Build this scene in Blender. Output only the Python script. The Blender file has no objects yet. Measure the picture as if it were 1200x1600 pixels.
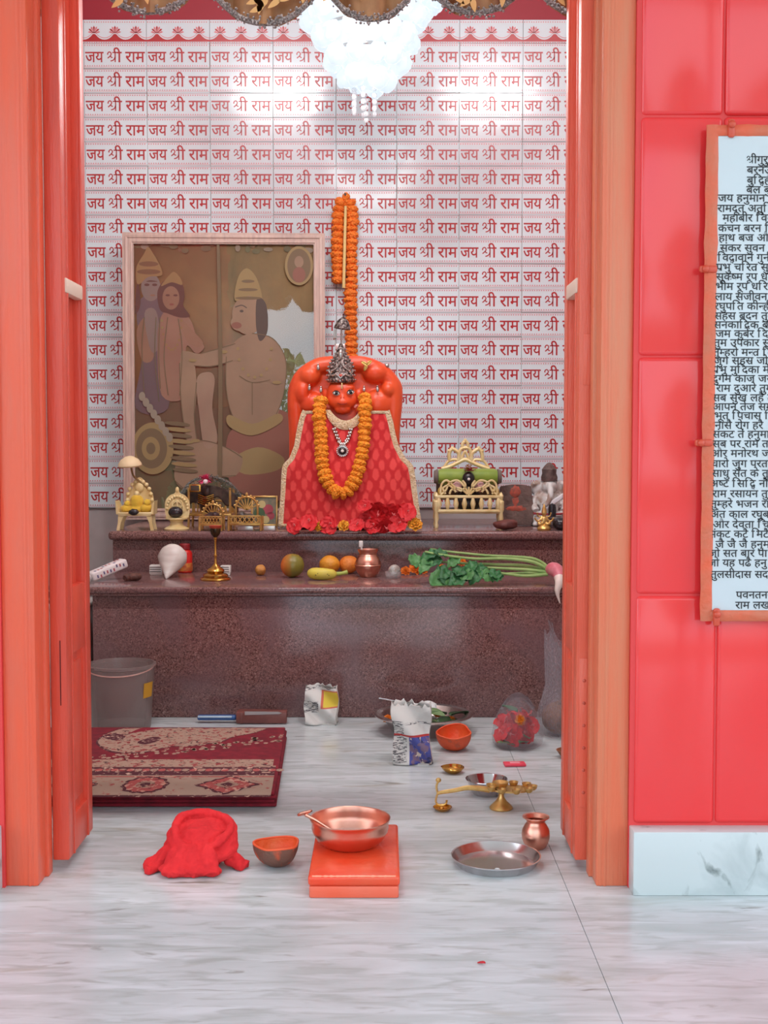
import bpy, bmesh, math, random
from mathutils import Vector, Matrix, noise
rnd = random.Random(7)
PI = math.pi
SC = bpy.context.scene
COL = SC.collection

# ------------------------------------------------------------------ camera
F = 1950.0                      # focal length in pixels of a 1200 x 1600 frame
PITCH = math.radians(3.02)
H = 0.85
cd = bpy.data.cameras.new('camera'); cam = bpy.data.objects.new('camera', cd); COL.objects.link(cam)
cam.location = (0, 0, H); cam.rotation_euler = (PI/2 - PITCH, 0, 0)
cd.sensor_fit = 'VERTICAL'; cd.sensor_height = 24; cd.lens = 24*F/1600; cd.clip_start = 0.02
SC.camera = cam

# ------------------------------------------------------------------ exposure, sky, lights
SC.view_settings.view_transform = 'Standard'; SC.view_settings.look = 'None'
SC.view_settings.exposure = 0.15; SC.view_settings.gamma = 1; SC.view_settings.use_curve_mapping = False
wd = bpy.data.worlds.new('sky'); SC.world = wd; wd.use_nodes = True
nt = wd.node_tree; nt.nodes.clear()
wo = nt.nodes.new('ShaderNodeOutputWorld'); bg = nt.nodes.new('ShaderNodeBackground')
tc = nt.nodes.new('ShaderNodeTexCoord'); nz = nt.nodes.new('ShaderNodeTexNoise'); rp = nt.nodes.new('ShaderNodeValToRGB')
nz.inputs['Scale'].default_value = 2.2; nz.inputs['Detail'].default_value = 6
rp.color_ramp.elements[0].position = .40; rp.color_ramp.elements[0].color = (.62, .80, 1, 1)
rp.color_ramp.elements[1].position = .62; rp.color_ramp.elements[1].color = (.90, .96, 1, 1)
nt.links.new(tc.outputs['Generated'], nz.inputs['Vector']); nt.links.new(nz.outputs['Fac'], rp.inputs['Fac'])
nt.links.new(rp.outputs['Color'], bg.inputs['Color']); nt.links.new(bg.outputs['Background'], wo.inputs['Surface'])
SKY = 2.6
bg.inputs['Strength'].default_value = SKY
CHANDELIER_W = 14.0
TUBE_W = 35.0

# ------------------------------------------------------------------ pixel -> place
def ray(px, py):
    u = (px-600)/F; v = (800-py)/F; c, s = math.cos(PITCH), math.sin(PITCH)
    return Vector((u, c+v*s, -s+v*c))
def at_y(px, py, d):
    r = ray(px, py); k = d/r.y
    return Vector((r.x*k, d, H+r.z*k))
def at_z(px, py, z=0.0):
    r = ray(px, py); k = (z-H)/r.z
    return Vector((r.x*k, r.y*k, z))

# ------------------------------------------------------------------ materials
def lin(c):
    o = []
    for x in c[:3]:
        x /= 255.0
        o.append(x/12.92 if x <= .04045 else ((x+.055)/1.055)**2.4)
    return (o[0], o[1], o[2], 1)
MATS = {}
def node(nt, t, **kw):
    n = nt.nodes.new(t)
    for k, v in kw.items():
        if k in n.inputs: n.inputs[k].default_value = v
        else: setattr(n, k, v)
    return n
def mat(name, c, rough=.5, metal=0.0, c2=None, scale=20, lo=.35, hi=.65, stretch=(1, 1, 1), bump=0, bscale=None,
        alpha=1.0, emit=None, estr=0, coat=0, sheen=0, tex='noise', detail=5, spec=None, trans=0, sss=0, ior=None, rot=(0, 0, 0), tr_rough=None):
    if name in MATS: return MATS[name]
    m = bpy.data.materials.new(name); m.use_nodes = True; MATS[name] = m
    nt = m.node_tree; b = nt.nodes['Principled BSDF']
    b.inputs['Base Color'].default_value = lin(c); b.inputs['Roughness'].default_value = rough; b.inputs['Metallic'].default_value = metal
    b.inputs['Alpha'].default_value = alpha
    if coat: b.inputs['Coat Weight'].default_value = coat; b.inputs['Coat Roughness'].default_value = .08
    if sheen: b.inputs['Sheen Weight'].default_value = sheen
    if spec is not None: b.inputs['Specular IOR Level'].default_value = spec
    if ior: b.inputs['IOR'].default_value = ior
    if trans: b.inputs['Transmission Weight'].default_value = trans
    if sss:
        b.inputs['Subsurface Weight'].default_value = sss; b.inputs['Subsurface Radius'].default_value = (.02, .008, .004); b.inputs['Subsurface Scale'].default_value = .3
    if emit: b.inputs['Emission Color'].default_value = lin(emit); b.inputs['Emission Strength'].default_value = estr
    if c2 or bump:
        tcn = node(nt, 'ShaderNodeTexCoord'); mp = node(nt, 'ShaderNodeMapping', Scale=stretch, Rotation=rot)
        nt.links.new(tcn.outputs['Object'], mp.inputs['Vector'])
    if c2:
        if tex == 'voronoi':
            t = node(nt, 'ShaderNodeTexVoronoi', Scale=scale); out = t.outputs['Color']
        else:
            t = node(nt, 'ShaderNodeTexNoise', Scale=scale, Detail=detail); out = t.outputs['Fac']
        nt.links.new(mp.outputs['Vector'], t.inputs['Vector'])
        r = node(nt, 'ShaderNodeValToRGB'); e = r.color_ramp.elements
        e[0].position = lo; e[0].color = lin(c); e[1].position = hi; e[1].color = lin(c2)
        nt.links.new(out, r.inputs['Fac']); nt.links.new(r.outputs['Color'], b.inputs['Base Color'])
    if bump:
        t = node(nt, 'ShaderNodeTexNoise', Scale=bscale or scale, Detail=4); nt.links.new(mp.outputs['Vector'], t.inputs['Vector'])
        bp = node(nt, 'ShaderNodeBump', Strength=bump, Distance=.01)
        nt.links.new(t.outputs['Fac'], bp.inputs['Height']); nt.links.new(bp.outputs['Normal'], b.inputs['Normal'])
    return m
def layered(name, base, layers, rough=.5, bump=0, bscale=60, coat=0):
    """base colour with several noise masks laid over: (colour, scale, lo, hi, stretch, rot, tex)"""
    m = bpy.data.materials.new(name); m.use_nodes = True; MATS[name] = m
    nt = m.node_tree; b = nt.nodes['Principled BSDF']; b.inputs['Roughness'].default_value = rough
    if coat: b.inputs['Coat Weight'].default_value = coat
    tcn = node(nt, 'ShaderNodeTexCoord'); prev = None
    for i, (c, sc, lo, hi, st, ro, tx) in enumerate(layers):
        mp = node(nt, 'ShaderNodeMapping', Scale=st, Rotation=ro); mp.inputs['Location'].default_value = (i*3.1, i*1.7, i*.9)
        nt.links.new(tcn.outputs['Object'], mp.inputs['Vector'])
        if tx == 'voronoi':
            t = node(nt, 'ShaderNodeTexVoronoi', Scale=sc); out = t.outputs['Distance']
        elif tx == 'cell':
            t = node(nt, 'ShaderNodeTexVoronoi', Scale=sc); sep = node(nt, 'ShaderNodeSeparateColor')
            nt.links.new(t.outputs['Color'], sep.inputs['Color']); out = sep.outputs[0]
        else:
            t = node(nt, 'ShaderNodeTexNoise', Scale=sc, Detail=6, Distortion=.6); out = t.outputs['Fac']
        nt.links.new(mp.outputs['Vector'], t.inputs['Vector'])
        r = node(nt, 'ShaderNodeMapRange'); r.inputs['From Min'].default_value = lo; r.inputs['From Max'].default_value = hi
        nt.links.new(out, r.inputs['Value'])
        mx = node(nt, 'ShaderNodeMix', data_type='RGBA')
        nt.links.new(r.outputs['Result'], mx.inputs['Factor'])
        if prev: nt.links.new(prev, mx.inputs['A'])
        else: mx.inputs['A'].default_value = lin(base)
        mx.inputs['B'].default_value = lin(c); prev = mx.outputs['Result']
    nt.links.new(prev, b.inputs['Base Color'])
    if bump:
        t = node(nt, 'ShaderNodeTexNoise', Scale=bscale, Detail=4); nt.links.new(tcn.outputs['Object'], t.inputs['Vector'])
        bp = node(nt, 'ShaderNodeBump', Strength=bump, Distance=.01)
        nt.links.new(t.outputs['Fac'], bp.inputs['Height']); nt.links.new(bp.outputs['Normal'], b.inputs['Normal'])
    return m

# ------------------------------------------------------------------ mesh builder
def rotm(rx=0, ry=0, rz=0):
    return Matrix.Rotation(rz, 4, 'Z') @ Matrix.Rotation(ry, 4, 'Y') @ Matrix.Rotation(rx, 4, 'X')
def T(x, y, z): return Matrix.Translation((x, y, z))
class MB:
    def __init__(s): s.v = []; s.f = []; s.m = []
    def add(s, vs, fs, mi=0, M=None):
        o = len(s.v)
        for p in vs:
            p = Vector(p); s.v.append(M @ p if M else p)
        for f in fs: s.f.append([i+o for i in f]); s.m.append(mi)
        return s
    def box(s, c, d, mi=0, bev=0, M=None, seg=2):
        bm = bmesh.new(); bmesh.ops.create_cube(bm, size=1)
        for v in bm.verts: v.co = Vector((v.co.x*d[0]+c[0], v.co.y*d[1]+c[1], v.co.z*d[2]+c[2]))
        if bev: bmesh.ops.bevel(bm, geom=bm.edges[:], offset=bev, segments=seg, affect='EDGES', profile=.5)
        bm.verts.index_update()
        s.add([v.co.copy() for v in bm.verts], [[v.index for v in f.verts] for f in bm.faces], mi, M); bm.free(); return s
    def lathe(s, prof, seg=32, mi=0, M=None, wob=None):
        vs = []; fs = []; n = len(prof)
        for j in range(seg):
            a = 2*PI*j/seg
            for i, (r, z) in enumerate(prof):
                q = 1+(wob(a, i/(n-1)) if wob else 0)
                vs.append((r*q*math.cos(a), r*q*math.sin(a), z))
        for j in range(seg):
            k = (j+1) % seg
            for i in range(n-1): fs.append([j*n+i, k*n+i, k*n+i+1, j*n+i+1])
        return s.add(vs, fs, mi, M)
    def tube(s, pts, r, seg=8, mi=0, M=None, closed=False, flat=1.0, up=None):
        pts = [Vector(p) for p in pts]; n = len(pts); vs = []; fs = []
        rr = r if isinstance(r, (list, tuple)) else [r]*n
        ref = Vector(up) if up else None; pn = None
        for i, p in enumerate(pts):
            a = pts[(i-1) % n] if (closed or i > 0) else p
            b = pts[(i+1) % n] if (closed or i < n-1) else p
            t = (b-a).normalized() if (b-a).length > 1e-9 else Vector((0, 0, 1))
            if ref: nn = ref - t*ref.dot(t)
            elif pn is not None: nn = pn - t*pn.dot(t)
            else:
                w = Vector((0, 0, 1)) if abs(t.z) < .9 else Vector((1, 0, 0)); nn = w - t*w.dot(t)
            if nn.length < 1e-6: nn = t.orthogonal()
            nn.normalize(); pn = nn; bb = t.cross(nn)
            for j in range(seg):
                an = 2*PI*j/seg
                vs.append(p + nn*math.cos(an)*rr[i]*flat + bb*math.sin(an)*rr[i])
        for i in range(n if closed else n-1):
            k = (i+1) % n
            for j in range(seg): fs.append([i*seg+j, i*seg+(j+1) % seg, k*seg+(j+1) % seg, k*seg+j])
        if not closed:
            fs.append(list(range(seg))[::-1]); fs.append([(n-1)*seg+j for j in range(seg)])
        return s.add(vs, fs, mi, M)
    def ball(s, c, r, mi=0, M=None, seg=16, rings=10, nz=0, nsc=1, seed=0):
        r = (r, r, r) if not isinstance(r, (tuple, list)) else r
        vs = [(0, 0, -1)]; fs = []
        for i in range(1, rings):
            ph = -PI/2+PI*i/rings
            for j in range(seg):
                a = 2*PI*j/seg; vs.append((math.cos(ph)*math.cos(a), math.cos(ph)*math.sin(a), math.sin(ph)))
        vs.append((0, 0, 1)); L = len(vs)-1
        out = []
        for p in vs:
            p = Vector(p); k = 1
            if nz: k += nz*noise.noise(p*nsc+Vector((seed*7.3, seed*3.1, seed)))
            out.append((c[0]+p.x*r[0]*k, c[1]+p.y*r[1]*k, c[2]+p.z*r[2]*k))
        for j in range(seg): fs.append([0, 1+(j+1) % seg, 1+j])
        for i in range(rings-2):
            for j in range(seg): fs.append([1+i*seg+j, 1+i*seg+(j+1) % seg, 1+(i+1)*seg+(j+1) % seg, 1+(i+1)*seg+j])
        b = 1+(rings-2)*seg
        for j in range(seg): fs.append([b+j, b+(j+1) % seg, L])
        return s.add(out, fs, mi, M)
    def prism(s, poly, y0, y1, mi=0, M=None):
        """outline in x,z pushed from y0 to y1"""
        n = len(poly)
        vs = [(x, y0, z) for x, z in poly]+[(x, y1, z) for x, z in poly]
        fs = [list(range(n)), list(range(2*n-1, n-1, -1))]+[[i, i+n, (i+1) % n+n, (i+1) % n] for i in range(n)]
        return s.add(vs, fs, mi, M)
    def grid(s, fn, nu, nv, mi=0, M=None, wrapu=False, mif=None):
        vs = []; fs = []
        for j in range(nv+1):
            for i in range(nu if wrapu else nu+1): vs.append(fn(i/nu, j/nv))
        w = nu if wrapu else nu+1
        if mif is None:
            for j in range(nv):
                for i in range(nu): fs.append([j*w+i, j*w+(i+1) % w, (j+1)*w+(i+1) % w, (j+1)*w+i])
            return s.add(vs, fs, mi, M)
        o = len(s.v); s.add(vs, [], mi, M)
        for j in range(nv):
            for i in range(nu):
                s.f.append([o+j*w+i, o+j*w+(i+1) % w, o+(j+1)*w+(i+1) % w, o+(j+1)*w+i]); s.m.append(mif((i+.5)/nu, (j+.5)/nv))
        return s
    def poly(s, pts, mi=0, M=None): return s.add(pts, [list(range(len(pts)))], mi, M)
    def leaf(s, L, W, mi=0, M=None, curl=.2, fold=.25, n=6, ruff=0, point=1.0, seed=0):
        def fn(u, v):
            if point < .9: w = W*max(0, math.sin(PI*(.06+.94*v)**1.35))**.5*(u-.5)
            else: w = W*math.sin(PI*min(1, v*.96+.02)**(.75*point))**.8*(u-.5)
            x = w; y = L*v
            z = -curl*L*v*v + abs(u-.5)*2*fold*W*.5
            if ruff: z += ruff*math.sin(v*17+seed+u*3)*abs(u-.5)*2; x *= 1+ruff*6*math.sin(v*23+seed*2)
            return (x, y, z)
        return s.grid(fn, 4, n, mi, M)
    def build(s, name, mats, parent=None, loc=None, rot=None, sharp=35, mods=()):
        me = bpy.data.meshes.new(name); me.from_pydata(s.v, [], s.f)
        mats = mats if isinstance(mats, (list, tuple)) else [mats]
        for m in mats: me.materials.append(m)
        for p, i in zip(me.polygons, s.m): p.material_index = i
        bm = bmesh.new(); bm.from_mesh(me); bmesh.ops.recalc_face_normals(bm, faces=bm.faces[:]); bm.to_mesh(me); bm.free()
        me.polygons.foreach_set('use_smooth', [True]*len(me.polygons))
        if sharp: me.set_sharp_from_angle(angle=math.radians(sharp))
        o = bpy.data.objects.new(name, me); COL.objects.link(o)
        if parent: o.parent = parent
        if loc is not None: o.location = loc
        if rot is not None: o.rotation_euler = rot
        for kind, kw in mods:
            md = o.modifiers.new(kind.lower(), kind)
            for k, v in kw.items(): setattr(md, k, v)
        return o
def lump(mb, name, m, parent=None, loc=None, rot=None, vox=.005, smooth=4):
    return mb.build(name, m, parent, loc, rot, sharp=0, mods=(('REMESH', dict(mode='VOXEL', voxel_size=vox, use_smooth_shade=True)), ('SMOOTH', dict(factor=.5, iterations=smooth))))
SOLID = lambda t: (('SOLIDIFY', dict(thickness=t, offset=0)),)
def tag(o, label, cat, group=None, kind=None):
    o['label'] = label; o['category'] = cat
    if group: o['group'] = group
    if kind: o['kind'] = kind
    return o
def thing(name, label, cat, loc=(0, 0, 0), rot=(0, 0, 0), group=None):
    o = bpy.data.objects.new(name, None); o.empty_display_size = .05; COL.objects.link(o); o.location = loc; o.rotation_euler = rot
    return tag(o, label, cat, group)
def struct(o, label=None):
    o['kind'] = 'structure'
    if label: o['label'] = label
    return o
def copy_obj(o, parent=None):
    c = o.copy(); COL.objects.link(c)
    if parent: c.parent = parent
    return c
def copy_tree(o):
    r = copy_obj(o)
    for ch in list(o.children):
        c = copy_obj(ch, r)
        for g in list(ch.children): copy_obj(g, c)
    return r
def spline(pts, n=8, closed=False):
    P = [Vector(p) for p in pts]; out = []; m = len(P)
    for i in range(m if closed else m-1):
        if closed: a, b, c, d = P[(i-1) % m], P[i], P[(i+1) % m], P[(i+2) % m]
        else: a, b, c, d = P[max(i-1, 0)], P[i], P[i+1], P[min(i+2, m-1)]
        for k in range(n):
            t = k/n
            out.append(.5*((2*b)+(c-a)*t+(2*a-5*b+4*c-d)*t*t+(3*b-a-3*c+d)*t**3))
    if not closed: out.append(P[-1])
    return out
def spl2(pts, n=8, closed=False): return [(p.x, p.z) for p in spline([(x, 0, z) for x, z in pts], n, closed)]
def ell(cx, cz, rx, rz, n=24): return [(cx+rx*math.cos(2*PI*i/n), cz+rz*math.sin(2*PI*i/n)) for i in range(n)]

# ------------------------------------------------------------------ Devanagari lettering from Blender's own built-in font
GL = {}
def raw(body):
    c = bpy.data.curves.new('glyph', 'FONT'); c.body = body; c.resolution_u = 2; c.offset = .011; c.fill_mode = 'FRONT'
    o = bpy.data.objects.new('glyph', c); COL.objects.link(o)
    dg = bpy.context.evaluated_depsgraph_get(); dg.update()
    me = bpy.data.meshes.new_from_object(o.evaluated_get(dg))
    vs = [(v.co.x, v.co.y) for v in me.vertices]; fs = [list(p.vertices) for p in me.polygons]
    bpy.data.objects.remove(o); bpy.data.curves.remove(c); bpy.data.meshes.remove(me)
    return vs, fs
def stroke(pts, w):
    vs = []; fs = []
    for i, p in enumerate(pts):
        a = Vector(pts[max(i-1, 0)]); b = Vector(pts[min(i+1, len(pts)-1)]); t = (b-a).normalized(); n = Vector((-t.y, t.x))*w/2
        vs += [(p[0]+n.x, p[1]+n.y), (p[0]-n.x, p[1]-n.y)]
    for i in range(len(pts)-1): fs.append([2*i, 2*i+1, 2*i+3, 2*i+2])
    return vs, fs
def glyph(ch):
    if ch in GL: return GL[ch]
    if ch == ' ': GL[ch] = ([], [], .30); return GL[ch]
    if ch == 'SHRA':
        vs = []; fs = []
        for pts in ([(.31, .59), (.62, .59)], [(.49, .62), (.49, 0)], [(.02, .45), (.02, .53), (.06, .60), (.14, .63), (.21, .59), (.245, .52), (.22, .43), (.14, .34), (.02, .24)],
                    [(.18, .37), (.25, .30), (.32, .28)], [(.49, .33), (.44, .20), (.36, .115), (.2, .065)]):
            v, f = stroke(pts, .068); o = len(vs); vs += v; fs += [[i+o for i in q] for q in f]
        GL[ch] = (vs, fs, .62); return GL[ch]
    vs, fs = raw(ch)
    x1 = min(v[0] for v in raw('|')[0]); x2 = max(v[0] for v in raw(ch+'|')[0])-max(v[0] for v in raw('|')[0])
    GL[ch] = (vs, fs, max(0.0, x2)); return GL[ch]
def half(ch):
    k = 'h'+ch
    if k in GL: return GL[k]
    vs, fs, adv = glyph(ch)
    bar = max(v[0] for v in vs if v[1] < .3)-.085
    bm = bmesh.new(); bv = [bm.verts.new((x, y, 0)) for x, y in vs]
    for f in fs:
        try: bm.faces.new([bv[i] for i in f])
        except ValueError: pass
    bmesh.ops.bisect_plane(bm, geom=bm.verts[:]+bm.edges[:]+bm.faces[:], plane_co=(bar, 0, 0), plane_no=(1, 0, 0), clear_outer=True)
    bm.verts.index_update()
    GL[k] = ([(v.co.x, v.co.y) for v in bm.verts], [[v.index for v in f.verts] for f in bm.faces], bar); bm.free()
    return GL[k]
VIR = '\u094d'; CONS = set(chr(c) for c in range(0x915, 0x93a)); MAT_I = '\u093f'
def shape(text):
    """lay a Devanagari line out: i-matra before its cluster, half forms, rakar and reph; returns verts, faces, width"""
    V = []; Fc = []; x = 0.0
    def put(g, dx=0, dy=0, s=1.0):
        o = len(V); V.extend((a*s+x+dx, b*s+dy) for a, b in g[0]); Fc.extend([i+o for i in f] for f in g[1])
    i = 0; n = len(text)
    while i < n:
        ch = text[i]
        if ch not in CONS:
            g = glyph(ch); put(g); x += g[2]; i += 1; continue
        chain = [ch]; i += 1
        while i+1 < n and text[i] == VIR and text[i+1] in CONS: chain.append(text[i+1]); i += 2
        mats = ''
        while i < n and text[i] not in CONS and text[i] != ' ' and not (0x904 < ord(text[i]) < 0x915): mats += text[i]; i += 1
        reph = len(chain) > 1 and chain[0] == 'र'
        if reph: chain = chain[1:]
        if MAT_I in mats:
            g = glyph(MAT_I); put(g); x += g[2]-.11; mats = mats.replace(MAT_I, '')
        k = 0
        while k < len(chain):
            c = chain[k]; nx = chain[k+1] if k+1 < len(chain) else None
            if nx == 'र' and c == 'श': g = glyph('SHRA'); put(g); x += g[2]; k += 2
            elif nx == 'र':
                g = glyph(c); put(g); r = max([v[0] for v in g[0] if v[1] < .3])
                put(stroke([(r-.03, .22), (r-.2, .04)], .065)+(0,)); x += g[2]; k += 2
            elif nx and c == 'द':
                g = glyph(c); put(g); put(glyph(nx), .12, -.22, .55); x += g[2]; k += 2
            elif nx:
                g = half(c); put(g); x += g[2]; k += 1
            else:
                g = glyph(c); put(g); x += g[2]; k += 1
        if reph: put(stroke([(-.12, .62), (-.17, .72), (-.1, .8), (-.02, .77)], .06)+(0,))
        for mch in mats:
            g = glyph(mch); put(g); x += g[2]
    return V, Fc, x
def letter(mb, text, x0, z0, y, sx, sz, mi, jit=0, slope=0.0):
    V, Fc, w = shape(text)
    mb.add([(x0+a*sx, y, z0+b*sz+slope*a*sx) for a, b in V], Fc, mi)
    return w*sx

# ================================================================== SETTING
DW = 5.06                                             # back wall
XL, XR = -1.32, 1.156                                  # room sides
ZC = 3.05
M_marble = layered('floor_marble', (202, 209, 211), [((178, 187, 186), 2.4, .40, .74, (1.4, 3.6, 1), (0, 0, .16), 'n'), ((212, 219, 222), 4.5, .46, .68, (1, 6, 1), (0, 0, -.2), 'n'),
                   ((168, 166, 152), 3.2, .60, .76, (1.3, 4, 1), (0, 0, .3), 'n'), ((176, 182, 181), 11, .50, .72, (1, 5, 1), (0, 0, .16), 'n'), ((128, 126, 116), 6, .66, .78, (1.2, 4.2, 1), (0, 0, .2), 'n')], rough=.2, bump=.03, bscale=30)
M_marble2 = layered('skirting_marble', (200, 207, 207), [((170, 180, 180), 7, .50, .68, (1, 1, 1), (0, 0, 0), 'n'), ((112, 122, 120), 13, .60, .70, (1.3, 1, .7), (0, .6, 0), 'n')], rough=.3)
M_grout = mat('grout', (158, 162, 160), .8)
M_plaster = mat('grey_plaster', (184, 174, 172), .8, c2=(166, 156, 154), scale=6)
M_white = mat('ceiling_white', (235, 235, 232), .8)
M_redpaint = mat('maroon_paint', (150, 18, 38), .5)
M_redtile = mat('red_tile', (235, 56, 58), .12, c2=(232, 62, 62), scale=3)
M_redgrout = mat('red_grout', (222, 62, 62), .6)
M_orange = mat('orange_gloss_paint', (230, 92, 62), .3, c2=(222, 98, 72), scale=9, stretch=(6, 6, .6), bump=.12, bscale=30)
M_orange2 = mat('weathered_orange_paint', (224, 110, 76), .4, c2=(214, 126, 92), scale=7, stretch=(7, 7, .5), bump=.15, bscale=40)
M_door = mat('red_orange_door_paint', (220, 80, 58), .32, c2=(206, 74, 56), scale=8, stretch=(5, 5, .7), bump=.1, bscale=40)
M_pale = mat('bare_pale_wood', (226, 196, 176), .6)

b = MB(); xs = [-4, -2.1, -.93, .352, 1.55, 4]; ys = [-3, -.9, .55, 2.139, 3.6, 5.1]
for i in range(5):
    for j in range(5):
        b.box(((xs[i]+xs[i+1])/2, (ys[j]+ys[j+1])/2, -.02), (xs[i+1]-xs[i]-.0009, ys[j+1]-ys[j]-.0009, .04), 0, .0003, seg=1)
b.box((0, 1, -.05), (8, 8.6, .04), 1)
struct(b.build('floor', [M_marble, M_grout]), 'pale grey streaked marble floor slabs')
b = MB().box((0, -12, -.12), (40, 26, .1)); struct(b.build('ground', mat('outdoor_ground', (168, 160, 146), .9, c2=(140, 150, 110), scale=1)), 'pale yard ground outside')

# --- back wall: white tiles printed in red
M_tile = mat('white_printed_tile', (216, 226, 230), .14, c2=(210, 220, 225), scale=2)
M_tgrout = mat('tile_joint', (150, 128, 120), .8)
M_ink = mat('red_ink', (176, 40, 44), .3)
M_ink2 = mat('pink_ink', (214, 122, 126), .3)
zt = lambda py: at_y(600, py, DW).z
seams = [at_y(p, 105, DW).x for p in (-163, -65, 33, 131.5, 229.5, 328, 426.5, 525, 620, 718, 817, 915.5)]
rows = [zt(67.5)]+[zt(107.5+38.1*k) for k in range(0, 19)]
PX = DW/F
b = MB()
b.box(((XL+XR)/2, DW+.06, ZC/2), (XR-XL+.2, .1, ZC), 4)                       # plaster core
ztop = zt(31); zbot = rows[-1]
b.box(((XL+XR)/2, DW+.005, (ztop+zbot)/2), (XR-XL, .008, ztop-zbot), 1)         # joint bed
b.box(((XL+XR)/2, DW+.005, (ZC+ztop)/2), (XR-XL, .012, ZC-ztop), 5)
yt = DW-.0039
gw, gf, gW = shape('जय'); _, _, gW2 = shape('श्री'); _, _, gW3 = shape('राम')
seams = [max(XL, min(XR, x)) for x in seams]+[XR]
for c in range(len(seams)-1):
    x0, x1 = seams[c], seams[c+1]
    if x1-x0 < .02: continue
    full = abs((x1-x0)-98*PX) < .02
    for r in range(len(rows)-1):
        za, zb = rows[r], rows[r+1]
        jx, jz = rnd.uniform(-.0008, .0008), rnd.uniform(-.0008, .0008)
        M = T((x0+x1)/2+jx, DW+.001, (za+zb)/2+jz) @ rotm(rnd.uniform(-.002, .002), 0, rnd.uniform(-.002, .002))
        b.box((0, 0, 0), (x1-x0-.0016, .0085, za-zb-.0016), 0, .0008, M, seg=1)
        tx = x0+jx+(3*PX if full or c > 5 else x1-x0-95*PX); base = zb+9.6*PX; sz = 24.5*PX
        tx = x0+jx+2.4*PX
        if x1-x0 > .2:
            letter(b, 'जय', tx, base, yt, 27.5*PX/gW, sz, 2)
            letter(b, 'श्री', tx+33.8*PX, base, yt, 21.5*PX/gW2, sz, 2)
            letter(b, 'राम', tx+61.4*PX, base, yt, 29.5*PX/gW3, sz, 2)
        nd = int((x1-x0)/(3.6*PX))
        for k in range(nd):
            for zz in (za-3.6*PX, zb+4.2*PX):
                cx = x0+(k+.6)*3.6*PX; d = .9*PX
                b.poly([(cx-d, yt, zz-d), (cx+d, yt, zz-d), (cx+d*.6, yt, zz+d), (cx-d*.6, yt, zz+d)], 3)
        for zz in (za-1.6*PX, zb+2*PX):
            b.poly([(x0+.002, yt, zz-.0006), (x1-.002, yt, zz-.0006), (x1-.002, yt, zz+.0006), (x0+.002, yt, zz+.0006)], 3)
    # border tile: lotus fans above hanging white scallops on red
    za, zb = ztop, rows[0]
    b.box(((x0+x1)/2, DW+.001, (za+zb)/2), (x1-x0-.0016, .0085, za-zb-.0016), 0, .0008, seg=1)
    per = 31.6*PX; x = x0+.3*per*.55
    zc = lambda py: zt(py)
    n = int((x1-x0)/per+.2)
    per = (x1-x0)/max(1, n)
    for k in range(n):
        cx = x0+(k+.5)*per
        L = []; N = 9
        for q in range(N+1):
            t = q/N; xx = cx-per/2+per*t
            h = (abs(t-.5)*2)
            L.append((xx, zc(62.5)+(1-h)**2.2*11*PX))
        ov = [(xx, zz) for xx, zz in L]
        for q in range(N):
            (xa, z1), (xb, z2) = ov[q], ov[q+1]
            b.poly([(xa, yt, zc(65.5)), (xb, yt, zc(65.5)), (xb, yt, z2), (xa, yt, z1)], 2)
            b.poly([(xa, yt, z1+2.2*PX), (xb, yt, z2+2.2*PX), (xb, yt, z2+3.2*PX), (xa, yt, z1+3.2*PX)], 3)
        for q in range(7):
            a = PI*(q/6); ca, sa = math.cos(a), math.sin(a); fz = zc(50.5); R = 9.5*PX
            b.poly([(cx, yt, fz-2*PX), (cx+R*.75*math.cos(a-.2), yt, fz+R*.75*math.sin(a-.2)), (cx+R*ca, yt, fz+R*sa), (cx+R*.75*math.cos(a+.2), yt, fz+R*.75*math.sin(a+.2))], 2 if q % 2 else 3)
    for zz in (zc(35), zc(67)):
        for k in range(int((x1-x0)/(3.6*PX))):
            cx = x0+(k+.6)*3.6*PX; d = .8*PX
            b.poly([(cx-d, yt, zz-d), (cx+d, yt, zz-d), (cx+d, yt, zz+d), (cx-d, yt, zz+d)], 3)
struct(b.build('wall_back', [M_tile, M_tgrout, M_ink, M_ink2, M_plaster, M_redpaint], sharp=20), 'white tiled back wall printed in red lettering')

b = MB().box((XL-.05, 3.8, ZC/2), (.1, 2.6, ZC)); struct(b.build('wall_left', mat('side_plaster', (200, 190, 186), .8, c2=(186, 176, 172), scale=3)))
b = MB().box((XR+.05, 3.8, ZC/2), (.1, 2.6, ZC)); struct(b.build('wall_right', MATS['side_plaster']))
b = MB().box((-.08, 3.8, ZC+.05), (2.7, 2.7, .1)); struct(b.build('ceiling', M_white))

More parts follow.
